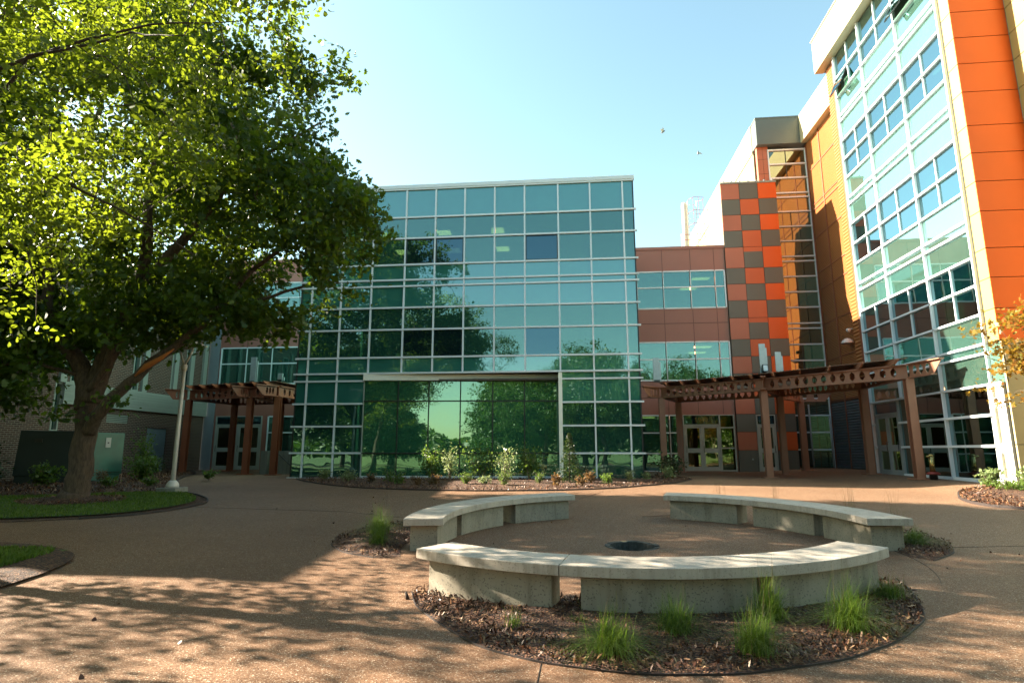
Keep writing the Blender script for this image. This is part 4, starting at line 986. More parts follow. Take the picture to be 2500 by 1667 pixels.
def pergola(label,posts_f,posts_b,tips,zb,h,nds,m,zr,md='deck',loc=None,nrafter=9,extra=()):
    t=thing('pergola',label,'pergola',loc or (posts_f[0][0],posts_f[0][1],g(*posts_f[0])),'steel pergolas over the entrances')
    for p in posts_f: post(t,p[0],p[1],zb,m)
    for p in posts_b: post(t,p[0],p[1],zb,m)
    for i in range(len(posts_f)-1):
        b=MB(); diamond_beam(b,posts_f[i],posts_f[i+1],zb,h,nds[i],0); b.build('front_beam',m,t)
    for i in range(len(posts_b)-1):
        b=MB(); diamond_beam(b,posts_b[i],posts_b[i+1],zb,h,nds[i],0); b.build('rear_beam',m,t)
    for i,(p,q_) in enumerate(zip(posts_f,posts_b)):
        b=MB(); diamond_beam(b,q_,p,zb+.0,h,8,0,.19,.02)
        d=Vector((tips[i][0]-p[0],tips[i][1]-p[1],0)); L=d.length; d/=L
        s0=Vector((p[0],p[1],0))+d*.11
        diamond_beam(b,s0,(tips[i][0],tips[i][1]),zb+.01,h,3,0,.20,.022,taper1=True,marg=.1)
        b.build('cross_beam',m,t)
    # purlins + decking
    for i in range(len(posts_f)-1):
        a0,a1=Vector((*posts_f[i],0)),Vector((*posts_f[i+1],0)); c0,c1=Vector((*posts_b[i],0)),Vector((*posts_b[i+1],0)); n=nrafter[i]
        for k in range(n):
            f=(k+.5)/n; p=a0.lerp(a1,f); q_=c0.lerp(c1,f); d=(p-q_).normalized()
            b=MB(); e=p+d*.75; z_=zb+h+.07
            b.bar(q_+Vector((0,0,z_+.02)),e-d*.3+Vector((0,0,z_+.02)),.07,.16)
            sd=Vector((-d.y,d.x,0))*.035; A=e-d*.3; 
            b.hexa([A-sd+Vector((0,0,z_-.06)),A+sd+Vector((0,0,z_-.06)),e+sd+Vector((0,0,z_+.05)),e-sd+Vector((0,0,z_+.05)),A-sd+Vector((0,0,z_+.10)),A+sd+Vector((0,0,z_+.10)),e+sd+Vector((0,0,z_+.10)),e-sd+Vector((0,0,z_+.10))])
            b.build('rafter',m,t)
        b=MB(); zt=zb+h+.185; nn=40
        d0=(a0-c0).normalized()*.25; d1=(a1-c1).normalized()*.25
        for k in range(nn):
            f0,f1=k/nn,(k+.5)/nn
            P=[(c0.lerp(c1,f0)),(c0.lerp(c1,f1)),(a0+d0).lerp(a1+d1,f1),(a0+d0).lerp(a1+d1,f0)]
            b.hexa([v+Vector((0,0,zt)) for v in P]+[v+Vector((0,0,zt+.035)) for v in P])
            P=[(c0.lerp(c1,f1)),(c0.lerp(c1,f1+.5/nn)),(a0+d0).lerp(a1+d1,f1+.5/nn),(a0+d0).lerp(a1+d1,f1)]
            b.hexa([v+Vector((0,0,zt+.012)) for v in P]+[v+Vector((0,0,zt+.018)) for v in P])
        b.build('roof_deck',md,t)
    return t
pergola('russet steel pergola with diamond cut beams over the right entrances',
  [(4.30,28.9),(8.05,25.75),(11.75,21.85)],[(5.55,31.6),(9.75,28.9),(11.95,25.6)],[(3.35,28.2),(7.75,24.7),(12.05,20.35)],4.18,.50,[14,14],'steel',5,nrafter=[6,5])
pergola('dark russet steel pergola over the left entrance beside the glass box',
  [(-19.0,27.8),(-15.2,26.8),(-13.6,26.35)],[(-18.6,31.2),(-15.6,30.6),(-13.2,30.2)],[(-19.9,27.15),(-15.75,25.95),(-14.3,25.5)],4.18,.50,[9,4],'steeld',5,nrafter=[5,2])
# third rear post with bracket by the stair tower
sp3=thing('pergola_post','single russet post with a tapered bracket near the stair tower','post',(11.45,31.0,.62))
post(sp3,11.45,31.0,4.1,'steel'); b=MB(); diamond_beam(b,(11.25,31.0),(12.95,30.8),4.1,.5,2,0,.19,.02,taper1=True,marg=.15); diamond_beam(b,(9.9,29.1),(11.4,30.85),4.1,.5,5,0,.19,.02); b.build('bracket','steel',sp3)
# upright galvanised light boxes on the pergola roofs
def fin(label,x,y,z0,z1,w,flood=False):
    t=thing('uplight_panel',label,'light fitting',(x,y,z0),'upright metal light panels on the pergola roofs')
    b=MB(); b.box(x-w/2,y-.03,z0,x+w/2,y+.03,z1); b.box(x+w/2+.003,y-.0,z0,x+w/2+.07,y+.05,z1-.18); b.build('panel','galv',t,bevel=.004)
    b=MB(); b.box(x-w*.4,y-.1,z0-.04,x+w*.45,y+.06,z0+.06); b.build('foot','black2',t)
    if flood:
        b=MB(); b.hexa([(x-.10,y-.30,z0+.10),(x+.12,y-.30,z0+.10),(x+.12,y-.06,z0+.08),(x-.10,y-.06,z0+.08),(x-.10,y-.26,z0+.42),(x+.12,y-.26,z0+.42),(x+.12,y-.10,z0+.38),(x-.10,y-.10,z0+.38)]); b.build('floodlight','black2',t,bevel=.01)
        b=MB(); b.quad([(x-.08,y-.302,z0+.13),(x+.10,y-.302,z0+.13),(x+.10,y-.268,z0+.38),(x-.08,y-.268,z0+.38)]); b.build('lens','galv',t)
fin('tall galvanised upright panel with black floodlight on the right pergola roof',8.30,26.3,4.93,6.28,.26,True)
fin('plain galvanised upright panel beside the floodlight on the right pergola roof',9.05,26.6,4.93,5.96,.25)
fin('dark galvanised upright panel at the left end of the right pergola roof',4.05,28.4,4.93,6.05,.30)
fin('tall bright upright panel on the left pergola roof',-15.25,26.9,4.93,6.15,.28)
fin('short upright panel on the left pergola roof near the glass box',-13.6,26.4,4.93,5.28,.24)
# low concrete wall and handrail at the left entrance
lw=thing('concrete_wall','low concrete ramp wall with handrail beside the left pergola','wall',(-13.2,27.3,.62))
b=MB(); b.box(-14.75,27.25,.6,-14.4,28.2,1.70); b.box(-14.4,27.45,.6,-11.7,27.7,1.69); b.build('wall_body','conc',lw,bevel=.01)
b=MB(); b.tube([(-14.1,27.35,1.52),(-13.85,27.32,1.52),(-12.9,27.32,.72),(-12.8,27.35,.66)],.025,6); b.tube([(-14.1,27.35,1.52),(-14.1,27.45,1.52)],.02,6); b.build('handrail','black',lw)

# ------------------------------------------------------------------ left brick building
XL=-21.5; FL=Face('X',XL)   # facing +X: depth is negative d
class FaceP(Face):
    def p(s,u,w,d=0): return (s.c+d,u,w)
FL=FaceP('X',XL)
lbld=thing('brick_building','dark brown brick building with pale siding band at the far left','building',(XL,22,.6))
ZR=10.35
wins=[(20.6,22.4,5.35,6.9),(23.3,24.0,4.62,8.6),(26.9,27.35,4.6,8.6),(29.7,30.1,4.6,8.6),(17.0,18.6,5.35,6.9),(13.5,15.2,5.35,6.9),(22.62,23.0,2.5,4.55),(25.6,26.95,3.0,3.4),(28.35,29.85,.7,2.85),(30.85,31.3,4.6,8.6),(24.3,25.6,5.4,8.0)]
panel_wall(FL,lbld,10.5,YW-.08,.3,ZR,wins,'brick','wall',.3)
one(FL,10.4,YW-.08,ZR,ZR+.2,-.5,.06,'parapet_cap','siding',lbld)
b=MB(); b.box(XL-14,10.5,ZR-.3,XL-.3,YW-.1,ZR-.1); b.build('roof','roofm',lbld)
b=MB(); b.box(XL-14,10.45,.3,XL-.02,10.55,ZR); b.build('end_wall','brick',lbld)
b=MB()
zz=3.66
while zz<4.5: FL.box(b,22.95,YW-.1,zz,zz+.115,.02,.16); FL.box(b,22.95,YW-.1,zz+.115,zz+.135,.02,.13); zz+=.135
b.build('siding_band','siding',lbld)
for (u0,u1,w0,w1) in wins:
    if (u0,w0)==(28.35,.7): 
        one(FL,u0,u1,w0,w1,-.15,-.05,'service_door','gdoor',lbld); continue
    if w1-w0<.6:
        b=MB(); zz=w0
        while zz<w1: FL.box(b,u0,u1,zz,zz+.05,-.1,-.02); zz+=.08
        b.build('louvre','siding',lbld); continue
    b=MB(); FL.box(b,u0,u1,w0,w1,-.16,-.14); w=b.build('window','gv',lbld)
    fb=MB(); t_=.07
    FL.box(fb,u0,u0+t_,w0,w1,-.14,.02); FL.box(fb,u1-t_,u1,w0,w1,-.14,.02); FL.box(fb,u0+t_,u1-t_,w0,w0+t_,-.14,.03); FL.box(fb,u0+t_,u1-t_,w1-t_,w1,-.14,.017)
    if u1-u0>1: FL.box(fb,(u0+u1)/2-.03,(u0+u1)/2+.03,w0+t_,w1-t_,-.14,0)
    fb.build('window_frame','siding',w)
for u in (22.7,27.5,29.78,31.1,32.3): one(FL,u,u+.32,4.56,9.1 if u<32 else 12,.0,.14,'pilaster','siding',lbld)
b=MB(); b.box(XL-.35,10.7,.6,XL-.31,YW-.2,ZR-.4); b.build('inner_wall','intd',lbld)

# ------------------------------------------------------------------ utility cabinets, lamp post, standpipe, hydrant
def cabinet(label,p0,p1,depth,zb,zt,mat,flip=1):
    """box whose front runs from p0 to p1 in plan"""
    a=Vector((*p0,0)); c=Vector((*p1,0)); d=(c-a).normalized(); n=Vector((-d.y,d.x,0))*depth
    t=thing('utility_cabinet',label,'utility cabinet',(p0[0],p0[1],zb))
    b=MB(); z0,z1=zb,zt; e=d*.06
    b.hexa([a+Vector((0,0,z0+.3)),c+Vector((0,0,z0+.3)),c+n+Vector((0,0,z0+.3)),a+n+Vector((0,0,z0+.3)),a+e+Vector((0,0,z1)),c-e*.3+Vector((0,0,z1)),c-e*.3+n+Vector((0,0,z1)),a+e+n+Vector((0,0,z1))]); body=b.build('cabinet_body',mat,t,bevel=.015)
    b=MB(); i=d*.05; k=n.normalized()*.05
    b.hexa([a+i+k+Vector((0,0,z0-.05)),c-i+k+Vector((0,0,z0-.05)),c-i+n-k+Vector((0,0,z0-.05)),a+i+n-k+Vector((0,0,z0-.05)),a+i+k+Vector((0,0,z0+.3)),c-i+k+Vector((0,0,z0+.3)),c-i+n-k+Vector((0,0,z0+.3)),a+i+n-k+Vector((0,0,z0+.3))]); b.build('plinth',mat,t)
    return t,a,c,d,n
t,a,c,d,n=cabinet('large near-black green transformer cabinet behind the oak trunk',(-19.05,18.85),(-17.55,20.0),1.2,.55,2.40,'uboxd')
b=MB(); nn=n.normalized()
for f in (.25,.8):
    q_=a.lerp(c,f); b.bar(q_-nn*.03+Vector((0,0,2.05)),q_-nn*.03+d*.22+Vector((0,0,2.05)),.04,.12)
b.build('latch','black2',t)
t,a,c,d,n=cabinet('bright green utility cabinet with a white notice plate right of the oak trunk',(-17.52,20.02),(-16.85,21.1),.9,.55,2.36,'ubox')
b=MB(); nn=n.normalized(); q_=a.lerp(c,.5)-nn*.02
b.bar(q_+Vector((0,0,2.0)),q_+d*.17+Vector((0,0,2.0)),.02,.36); pl=b.build('notice_plate','white',t); b=MB(); b.bar(q_-nn*.012+d*.06+Vector((0,0,1.99)),q_-nn*.012+d*.11+Vector((0,0,1.99)),.01,.05); b.build('plate_symbol','black2',pl)
b=MB(); b.bar(a-nn*.012+Vector((0,0,.93)),c-nn*.012+Vector((0,0,.93)),.02,.025); b.build('seam','black2',t)
lx,ly=-11.62,16.62; lz=g(lx,ly)
lp=thing('lamp_post','cream steel lamp post with a Y-shaped top standing at the lawn edge','lamp post',(lx,ly,lz))
b=MB(); b.box(lx-.30,ly-.30,lz,lx+.30,ly+.30,lz+.17); b.build('footing','conc',lp,bevel=.02)
b=MB(); b.lathe((lx,ly,lz+.17),[(.175,0),(.175,.07),(.15,.13),(.12,.17),(.085,.2)],18); b.build('base_collar','pole',lp)
b=MB(); b.tube([(lx,ly,lz+.2),(lx,ly,4.12)],[.065,.05],14); b.build('pole','pole',lp)
b=MB(); b.tube([(lx,ly,4.08),(lx,ly,4.26)],[.085,.085],14)
for s in (-1,1): b.tube([(lx,ly,4.22),(lx+s*.22,ly,4.72)],[.035,.03],8)
b.tube([(lx-.24,ly,4.74),(lx+.24,ly,4.74)],.02,6); b.build('yoke','pole',lp)
b=MB(); b.lathe((lx,ly,4.76),[(.05,0),(.46,.10),(.48,.14),(.30,.22),(.05,.25)],22); b.build('lamp_head','pole',lp)
sx,sy=12.05,21.6; sz=g(sx,sy)
sp=thing('fire_standpipe','short brass standpipe on a red flange by the glass tower','standpipe',(sx,sy,sz))
b=MB(); b.lathe((sx,sy,sz),[(.13,0),(.12,.16),(.13,.17)],16); b.build('base','black2',sp)
b=MB(); b.lathe((sx,sy,sz+.17),[(.20,0),(.20,.05),(.12,.09)],16); b.build('flange','redcap',sp)
b=MB(); b.tube([(sx,sy,sz+.22),(sx,sy,sz+.80)],.085,14); b.lathe((sx,sy,sz+.78),[(.09,0),(.09,.03),(.05,.07)],14); b.tube([(sx,sy,sz+.76),(sx-.17,sy-.05,sz+.77)],.035,8); b.build('pipe','brass',sp)
hx,hy=-12.6,3.2; hz=g(hx,hy)+.05
hd=thing('fire_hydrant','orange fire hydrant on the lawn, seen mirrored in the glass','hydrant',(hx,hy,hz))
b=MB(); b.lathe((hx,hy,hz),[(.17,0),(.17,.05),(.11,.08),(.11,.42),(.15,.45),(.15,.50),(.10,.6),(.03,.66)],16); b.build('barrel','hyd',hd)
b=MB(); b.tube([(hx-.18,hy,hz+.36),(hx+.18,hy,hz+.36)],.055,10); b.tube([(hx,hy,hz+.34),(hx,hy+.17,hz+.34)],.07,10); b.build('nozzle','hyd',hd)
# drain stick / fallen bits near bench
stc=thing('stake','short dark broken wooden stake at the left tip of the near mulch bed','stake',(-1.72,6.35,g(-1.72,6.35)))
b=MB(); b.tube([(-1.72,6.35,g(-1.72,6.35)),(-1.75,6.37,g(-1.75,6.37)+.07)],[.022,.012],6); b.build('stick','bark2',stc)
# birds
def bird(label,p,ang,up,s):
    t=thing('bird',label,'bird',p,'birds flying above the right wing')
    b=MB(); P=Vector(p); d=Vector((math.cos(ang),0,math.sin(ang)))
    b.tube([P-d*.11*s,P-d*.05*s,P+d*.03*s,P+d*.10*s,P+d*.15*s],[.008*s,.035*s,.045*s,.03*s,.006*s],8)
    b.build('body','gbox',t)
    for sg in (-1,1):
        b=MB(); w=Vector((-d.z*up+.25*sg,0.25*sg,d.x*up+ .15)).normalized() if sg>0 else Vector((.1,-.2,1)).normalized()
        r0=P+d*.04*s; r1=P-d*.04*s; m1=P+w*.13*s+d*.05*s; m2=P+w*.12*s-d*.03*s; tp=P+w*.26*s-d*.03*s
        b.add([r0,m1,tp,m2,r1],[(0,1,2,3,4)]); b.build('wing','cream',t)
bird('pale winged bird in flight, the upper left of the two',(7.78,45,27.1),R(35),1,1.7)
bird('small bird in flight, the lower right of the two',(10.46,45,25.1),R(80),-1,1.5)

# ------------------------------------------------------------------ trees
def inside(p,bl):
    return any(((p[0]-c[0])/r[0])**2+((p[1]-c[1])/r[1])**2+((p[2]-c[2])/r[2])**2<1 for c,r in bl)
def crown_points(blobs,n,r,excl=None):
    vol=np.array([b[1][0]*b[1][1]*b[1][2] for b in blobs]); vol=vol/vol.sum(); out=[]
    while len(out)<n:
        c,rad=blobs[r.choice(len(blobs),p=vol)]
        v=r.normal(size=3); v/=np.linalg.norm(v); q=np.array(c)+v*np.array(rad)*(r.uniform(.25,1)**(1/2.2))
        if excl and excl(q): continue
        out.append(q)
    return np.array(out)
def tree(name,label,cat,base,limbs,blobs,ncl,per,lsize,kind,lm,bm,seed,sig=.42,group=None,excl=None,twig=.02,up=.35,extra_parts=None,trad=.004,flat=.75):
    r=np.random.default_rng(seed)
    t=thing(name,label,cat,base,group)
    b=MB()
    nodes=[];
    for pts,r0,r1 in limbs:
        P=[Vector(p) for p in pts]; k=len(P); Q=[];RR=[]
        for i in range(k-1):
            for s in range(4):
                f=s/4; q=P[i].lerp(P[i+1],f); 
                if i+s>0: q=q+Vector(r.normal(0,min(.02,.1*r1+.008),3))
                Q.append(q); RR.append(r0+(r1-r0)*((i+f)/(k-1)))
        Q.append(P[-1]); RR.append(r1)
        b.tube(Q,RR,12 if r0>.1 else 8); 
        if r1<=.2 or k>2: nodes+= [(np.array(q),rr) for q,rr in zip(Q,RR) if rr<r0*.93 or r0<.14]
    b.build('trunk',bm,t)
    C=crown_points(blobs,ncl,r,excl)
    NP=np.array([q for q,_ in nodes]); 
    d=np.min(np.linalg.norm(C[:,None]-NP[None],axis=2),axis=1); order=np.argsort(d)
    tb=MB(); NL=[NP]; ALL=NP.copy()
    for i in order:
        q=C[i]; k=np.argmin(np.linalg.norm(ALL-q,axis=1)); a=ALL[k]; v=q-a; L=np.linalg.norm(v)
        if L<.05: continue
        m=a+v*.5+r.normal(0,.07*L,3)+np.array([0,0,.06*L]); rad=min(twig*(.35+L*.28),twig*1.6)
        tb.tube([a,m,q],[rad,rad*.7,trad],5,0,False)
        ALL=np.vstack([ALL,m[None],q[None]]); 
    tb.build('branches',bm,t)
    N=ncl*per; idx=np.repeat(np.arange(ncl),per)
    off=r.normal(0,1,(N,3))*np.array([sig,sig,sig*flat]); pos=C[idx]+off
    ok=np.ones(N,bool)
    if excl: ok=np.array([not excl(p) for p in pos])
    pos=pos[ok]; V,k=leaves(pos,lsize,kind,up,.35,r); rawmesh('crown',V,k,len(pos),[lm],t)
    return t
zt=g(-12.36,14)
OY=14.0
ob=[((-13.2,15,9.8),(5.6,5.0,5.2)),((-8.6,14.2,9.4),(2.7,3.0,3.9)),((-6.6,14,7.7),(1.9,2.1,1.7)),((-6.0,14,6.6),(1.2,1.4,1.0)),((-7.0,14,12.0),(1.1,1.2,.9)),((-7.9,14,6.0),(1.9,2.2,1.3)),((-7.2,14,11.2),(1.5,1.8,1.6)),((-9.2,14.3,5.4),(2.2,2.4,.9)),
    ((-16.5,14.5,5.6),(3.0,3.4,2.2)),((-15.3,13.6,3.9),(1.9,1.5,.8)),((-14.0,13.4,3.2),(1.0,.8,.5)),((-10.9,13.4,2.75),(.75,.6,.38)),((-12.9,13.2,2.75),(.8,.5,.35)),((-9.2,13.8,13.2),(2.0,2,1.3)),((-12.5,14.5,5.3),(3.2,3,.8)),((-15.8,13.4,3.3),(2.2,1.2,.7)),((-17.6,13.6,4.2),(1.8,1.6,1.5)),((-13.3,13.0,3.3),(1.1,.5,.45)),((-10.2,13.3,4.7),(1.3,.8,.6)),((-5.6,14,7.4),(.9,1.2,.9)),((-6.5,14.2,10.9),(.9,1,1.3)),((-14.2,13.0,2.6),(1.0,.5,.35)),((-12.5,13.2,2.8),(1.0,.4,.36)),((-11.0,13.2,3.75),(1.0,.4,.45)),((-13.3,13.2,4.3),(1.2,.5,.6)),((-16.2,13.2,3.0),(1.6,.8,.5))]
vr=np.random.default_rng(77)
VOID=[(np.array([vr.uniform(-16,-6),vr.uniform(11,17),vr.uniform(5.5,13)]),vr.uniform(.7,1.25)) for _ in range(48)]
def oexcl(p):
    x,y,z_=p
    if 13.6<y<14.35 and 3.3<z_<4.5 and -12.75<x<-11.6: return True
    if y<14.6 and z_<2.35: return True
    if z_<4.3 and -11.3<x<-9.6 and abs(z_-(2.6+(x+12)*.72))<.28: return True
    if -4.6<x : return True
    for c_,r_ in VOID:
        if (x-c_[0])**2+((y-c_[1])*.45)**2+(z_-c_[2])**2<r_*r_*.6: return True
    return False
limbs=[([(-12.36,OY,zt-.1),(-12.30,OY,1.2),(-12.28,OY,2.1),(-12.30,OY,2.9)],.295,.235),
 ([(-12.36,OY,zt-.05),(-12.33,OY,zt+.35)],.40,.30),
 ([(-12.32,OY,2.75),(-12.42,OY,3.4),(-12.75,OY,4.0),(-13.4,OY-.1,4.7),(-13.9,OY,5.6),(-14.2,OY+.2,7.2)],.27,.10),
 ([(-12.28,OY,2.9),(-12.25,OY+.1,3.6),(-11.95,OY+.2,4.5),(-11.6,OY+.3,5.8),(-11.5,OY+.4,7.2),(-11.7,OY+.4,9.0),(-11.4,OY+.5,11.5)],.28,.07),
 ([(-12.12,OY-.1,2.15),(-11.75,OY-.25,2.65),(-11.2,OY-.3,3.2),(-10.5,OY-.3,3.85),(-9.9,OY-.2,4.35),(-9.1,OY,5.2),(-8.2,OY,6.3)],.17,.06),
 ([(-12.2,OY-.15,3.2),(-11.75,OY-.2,3.9),(-11.55,OY-.25,4.6),(-11.15,OY-.2,5.3)],.10,.05),
 ([(-11.6,OY-.25,4.45),(-12.05,OY-.3,4.9),(-12.3,OY-.3,5.4)],.06,.035),
 ([(-11.6,OY+.3,5.8),(-10.4,OY+.2,7.2),(-9.4,OY+.1,8.3),(-8.8,OY,9.6),(-9.3,OY,10.9)],.15,.05),
 ([(-8.95,OY,9.2),(-7.8,OY,9.7),(-6.6,OY,10.4)],.06,.025),
 ([(-9.1,OY,5.2),(-7.6,OY,5.6),(-6.2,OY,6.0)],.06,.025),
 ([(-8.2,OY,6.3),(-7.0,OY,7.2),(-5.9,OY,7.8)],.06,.025),
 ([(-13.9,OY,5.6),(-15.2,OY-.1,6.2),(-16.8,OY,6.6)],.10,.04),
 ([(-14.2,OY+.2,7.2),(-14.0,OY+.3,9),(-13.4,OY+.3,11.5),(-13.2,OY,13)],.10,.04),
 ([(-11.6,OY+.4,8.6),(-10.6,OY+.3,10.2),(-9.9,OY+.2,12.4)],.09,.035),
 ([(-12.55,OY-.2,3.6),(-13.5,OY-.5,3.9),(-14.6,OY-.6,3.8)],.05,.025)]
oak=tree('oak_tree','large oak on the left lawn with an orange wound on its low right limb','tree',(-12.36,OY,zt),limbs,ob,1650,64,.172,'oak','leafA','bark',5,.25,None,oexcl,.022,.3)
b=MB(); b.tube([(-10.75,OY-.46,3.52),(-10.45,OY-.49,3.76),(-10.1,OY-.44,3.98),(-9.85,OY-.38,4.2)],[.02,.075,.05,.015],8); b.build('bark_wound','scar',oak)
# near tree with its trunk outside the left edge; branches hang into the picture
nb=[((-10,7.6,10.6),(4.2,4.2,2.0)),((-12.2,5.6,5.4),(3,3,2.4)),((-10.2,4.0,7.4),(3,2.6,2.4)),((-8.4,7.0,7.3),(3.0,3.6,2.4)),((-6.2,7.2,8.2),(2.2,2.6,1.5)),((-9.4,8.2,5.4),(1.9,2.0,1.6)),((-4.9,6.6,8.9),(1.6,2.0,.9)),((-9.0,4.5,6.5),(2.5,2.5,2.2)),((-8.6,7.6,3.9),(.9,1.0,.7))]
nl=[([(-10.9,7.2,g(-10.9,7.2)-.1),(-10.7,7.2,2.0),(-10.4,7.1,4.0),(-10.0,7.0,6.0),(-9.6,7.0,8.0)],.17,.07),
 ([(-10.3,7.1,5.0),(-8.9,7.2,6.1),(-7.7,6.9,7.3),(-6.3,7.1,7.7),(-5.1,6.6,7.2)],.04,.006),
 ([(-9.9,7.0,6.6),(-8.2,7.3,7.6),(-6.4,7.5,8.2),(-5.0,7.7,8.3)],.035,.006),
 ([(-10.0,7.0,6.0),(-8.6,7.8,6.2),(-7.3,8.4,5.6),(-6.2,8.8,4.9)],.035,.01),
 ([(-10.4,7.1,4.4),(-9.4,7.6,5.0),(-8.4,8.0,4.8)],.06,.02),
 ([(-9.6,7.0,7.6),(-9.3,5.6,8),(-8.9,4.2,7.8)],.07,.03)]
NV=[(np.array([vr.uniform(-14,-5),vr.uniform(3,10),vr.uniform(4,12)]),vr.uniform(.6,1.3)) for _ in range(60)]
def nexcl(p): return p[0]>-3.6 or p[2]<3.2 or any((p[0]-c[0])**2+(p[1]-c[1])**2+(p[2]-c[2])**2<r_*r_ for c,r_ in NV)
tree('near_tree','leafy tree overhanging from the top left, its trunk outside the photo','tree',(-10.9,7.2,g(-10.9,7.2)),nl,nb,900,54,.105,'oval','leafB','bark2',8,.22,None,nexcl,.018,.3)
# small red-gold maple at right
mb_=[((10.75,15,4.35),(1.0,.9,.75)),((11.0,15,3.4),(1.25,.9,.9)),((10.2,15,3.75),(.85,.6,.35)),((10.3,15.1,2.75),(.7,.6,.3)),((11.6,15,4.3),(1.3,1.2,1.2))]
mg=g(11.9,15.2)+.08
ml=[([(11.9,15.2,mg-.1),(11.75,15.15,1.6),(11.55,15.1,2.6),(11.2,15.0,3.7),(10.95,15,4.5)],.045,.012),([(11.8,15.15,1.3),(11.2,15,2.4),(10.7,15,3.1)],.025,.008),([(11.7,15.15,1.8),(11.9,15.1,3.2),(11.8,15,4.8)],.03,.01),([(11.45,15.05,2.9),(10.7,15,3.6),(9.9,15,3.9)],.018,.006)]
tree('maple_tree','young maple with sparse red and gold leaves at the right edge','tree',(11.9,15.2,mg),ml,mb_,150,15,.12,'maple','leafM','barkg',21,.17,None,None,.009,.8,trad=.003,flat=.35)
# trees across the lawn, behind the camera, mirrored in the glass
ft=0
FT_=[(-39,-15,15,5.5,'x'),(-29,-26,16,6,'x'),(-21,-16,12,4.5,'x'),(-22,-30,17,5.5,'x'),(0,-27,15,4.6,'x'),(3,-34,17,5.5,'x'),(10,-28,14,4.5,'x'),(-15,-32,9.5,4,'x'),(19,-32,17,6,'x'),(28,-24,14,5,'x'),(-48,-34,18,7,'x'),(40,-30,16,6,'x'),(-26,-44,18,6,'x'),(2,-48,20,6.5,'x'),(14,-50,19,6.5,'x')]
def far_tree(x,y,h,w,seed):
    zz=g(x,y); r=random.Random(seed)
    bl=[((x,y,zz+h*.55),(w,w,h*.36)),((x-w*.4,y,zz+h*.36),(w*.75,w*.6,h*.24)),((x+w*.4,y,zz+h*.38),(w*.75,w*.6,h*.24)),((x+r.uniform(-1,1),y,zz+h*.85),(w*.5,w*.5,h*.16))]
    li=[([(x,y,zz-.2),(x+.1,y,zz+h*.25),(x,y,zz+h*.5),(x+.2,y,zz+h*.8)],w*.055,.06),([(x,y,zz+h*.28),(x-w*.5,y,zz+h*.5)],w*.03,.05),([(x,y,zz+h*.33),(x+w*.5,y,zz+h*.55)],w*.03,.05)]
    tree('lawn_tree','green tree across the lawn, seen mirrored in the glass','tree',(x,y,zz),li,bl,260,95,.27,'oval','leafF','bark2',seed,w*.10,'trees across the lawn mirrored in the glass',None,.06,.3)
for i,(x,y,h,w,_) in enumerate(FT_): far_tree(x,y,h,w,100+i)
for i,(x,y,h,w) in enumerate(((-15,-4,13,6),(3,-10,11.5,5.5),(14,-7,12,6),(-24,2,12,5.5),(22,2,12,4.5))):  # nearer trees out of view, added to block sky light from behind the camera
    zz=g(x,y); bl=[((x,y,zz+h*.65),(w,w,h*.33)),((x+1,y+1,zz+h*.5),(w*.9,w*.9,h*.2))]
    li=[([(x,y,zz-.2),(x+.1,y,zz+h*.25),(x,y,zz+h*.5),(x+.2,y,zz+h*.8)],.35,.08),([(x,y,zz+h*.28),(x-w*.6,y,zz+h*.5)],.16,.05),([(x,y,zz+h*.33),(x+w*.6,y,zz+h*.55)],.16,.05),([(x,y,zz+h*.35),(x,y+w*.6,zz+h*.55)],.14,.05)]
    tree('sky_blocker_tree','big tree added behind the camera to block sky light, partly mirrored in the glass','tree',(x,y,zz),li,bl,420,100,.18,'oval','leafF','bark2',300+i,w*.07,'trees added behind the camera to block sky light',None,.05,.3)

wr=np.random.default_rng(55); n=14000
px_=wr.uniform(-120,120,n); py_=-72+wr.normal(0,3,n); top=6.5+2*np.sin(px_*.13)+1.5*np.sin(px_*.37+1); pz_=.6+np.abs(wr.uniform(0,1,n))*top
V,k=leaves(np.c_[px_,py_,pz_],1.1,'oval',.3,0,wr); o=rawmesh('far_wood',V,k,n,['leafF']); tag(o,kind='stuff')
# ------------------------------------------------------------------ shrubs and grasses
def shrub(label,x,y,h,w,mat,kind='oval',ls=.06,n=500,stems=7,name='shrub',group='shrubs in the beds',seed=None,up=.5,tall=False,ground=None,sub=None):
    r=np.random.default_rng(seed or int(abs(x*131+y*977))+7); zz=(ground if ground is not None else g(x,y)+.05)
    t=thing(name,label,'shrub' if name=='shrub' else 'plant',(x,y,zz),group)
    b=MB(); tips=[]
    for k in range(stems):
        a=r.uniform(0,6.28); rr=w*.5*r.uniform(.2,.85); hh=h*r.uniform(.6,.95)
        tx,ty_=x+rr*math.cos(a),y+rr*math.sin(a)
        b.tube([(x,y,zz-.03),(x+(tx-x)*.4,y+(ty_-y)*.4,zz+hh*.5),(tx,ty_,zz+hh)],[.012,.008,.003],5,0,False); tips.append((tx,ty_,zz+hh))
    b.build('stems','barkg',t)
    T=np.array(tips); m=len(T); idx=r.integers(0,m,n); f=r.uniform(.25,1.05,n)[:,None]
    base=np.array([x,y,zz]); pos=base+(T[idx]-base)*f+r.normal(0,1,(n,3))*np.array([w*.12,w*.12,h*.09]); pos[:,2]=np.maximum(pos[:,2],zz+.03)
    V,k=leaves(pos,ls,kind,up,0,r,outw=(pos-base)*np.array([2,2,1])/max(w,.2)); rawmesh('foliage',V,k,n,[mat],t); return t
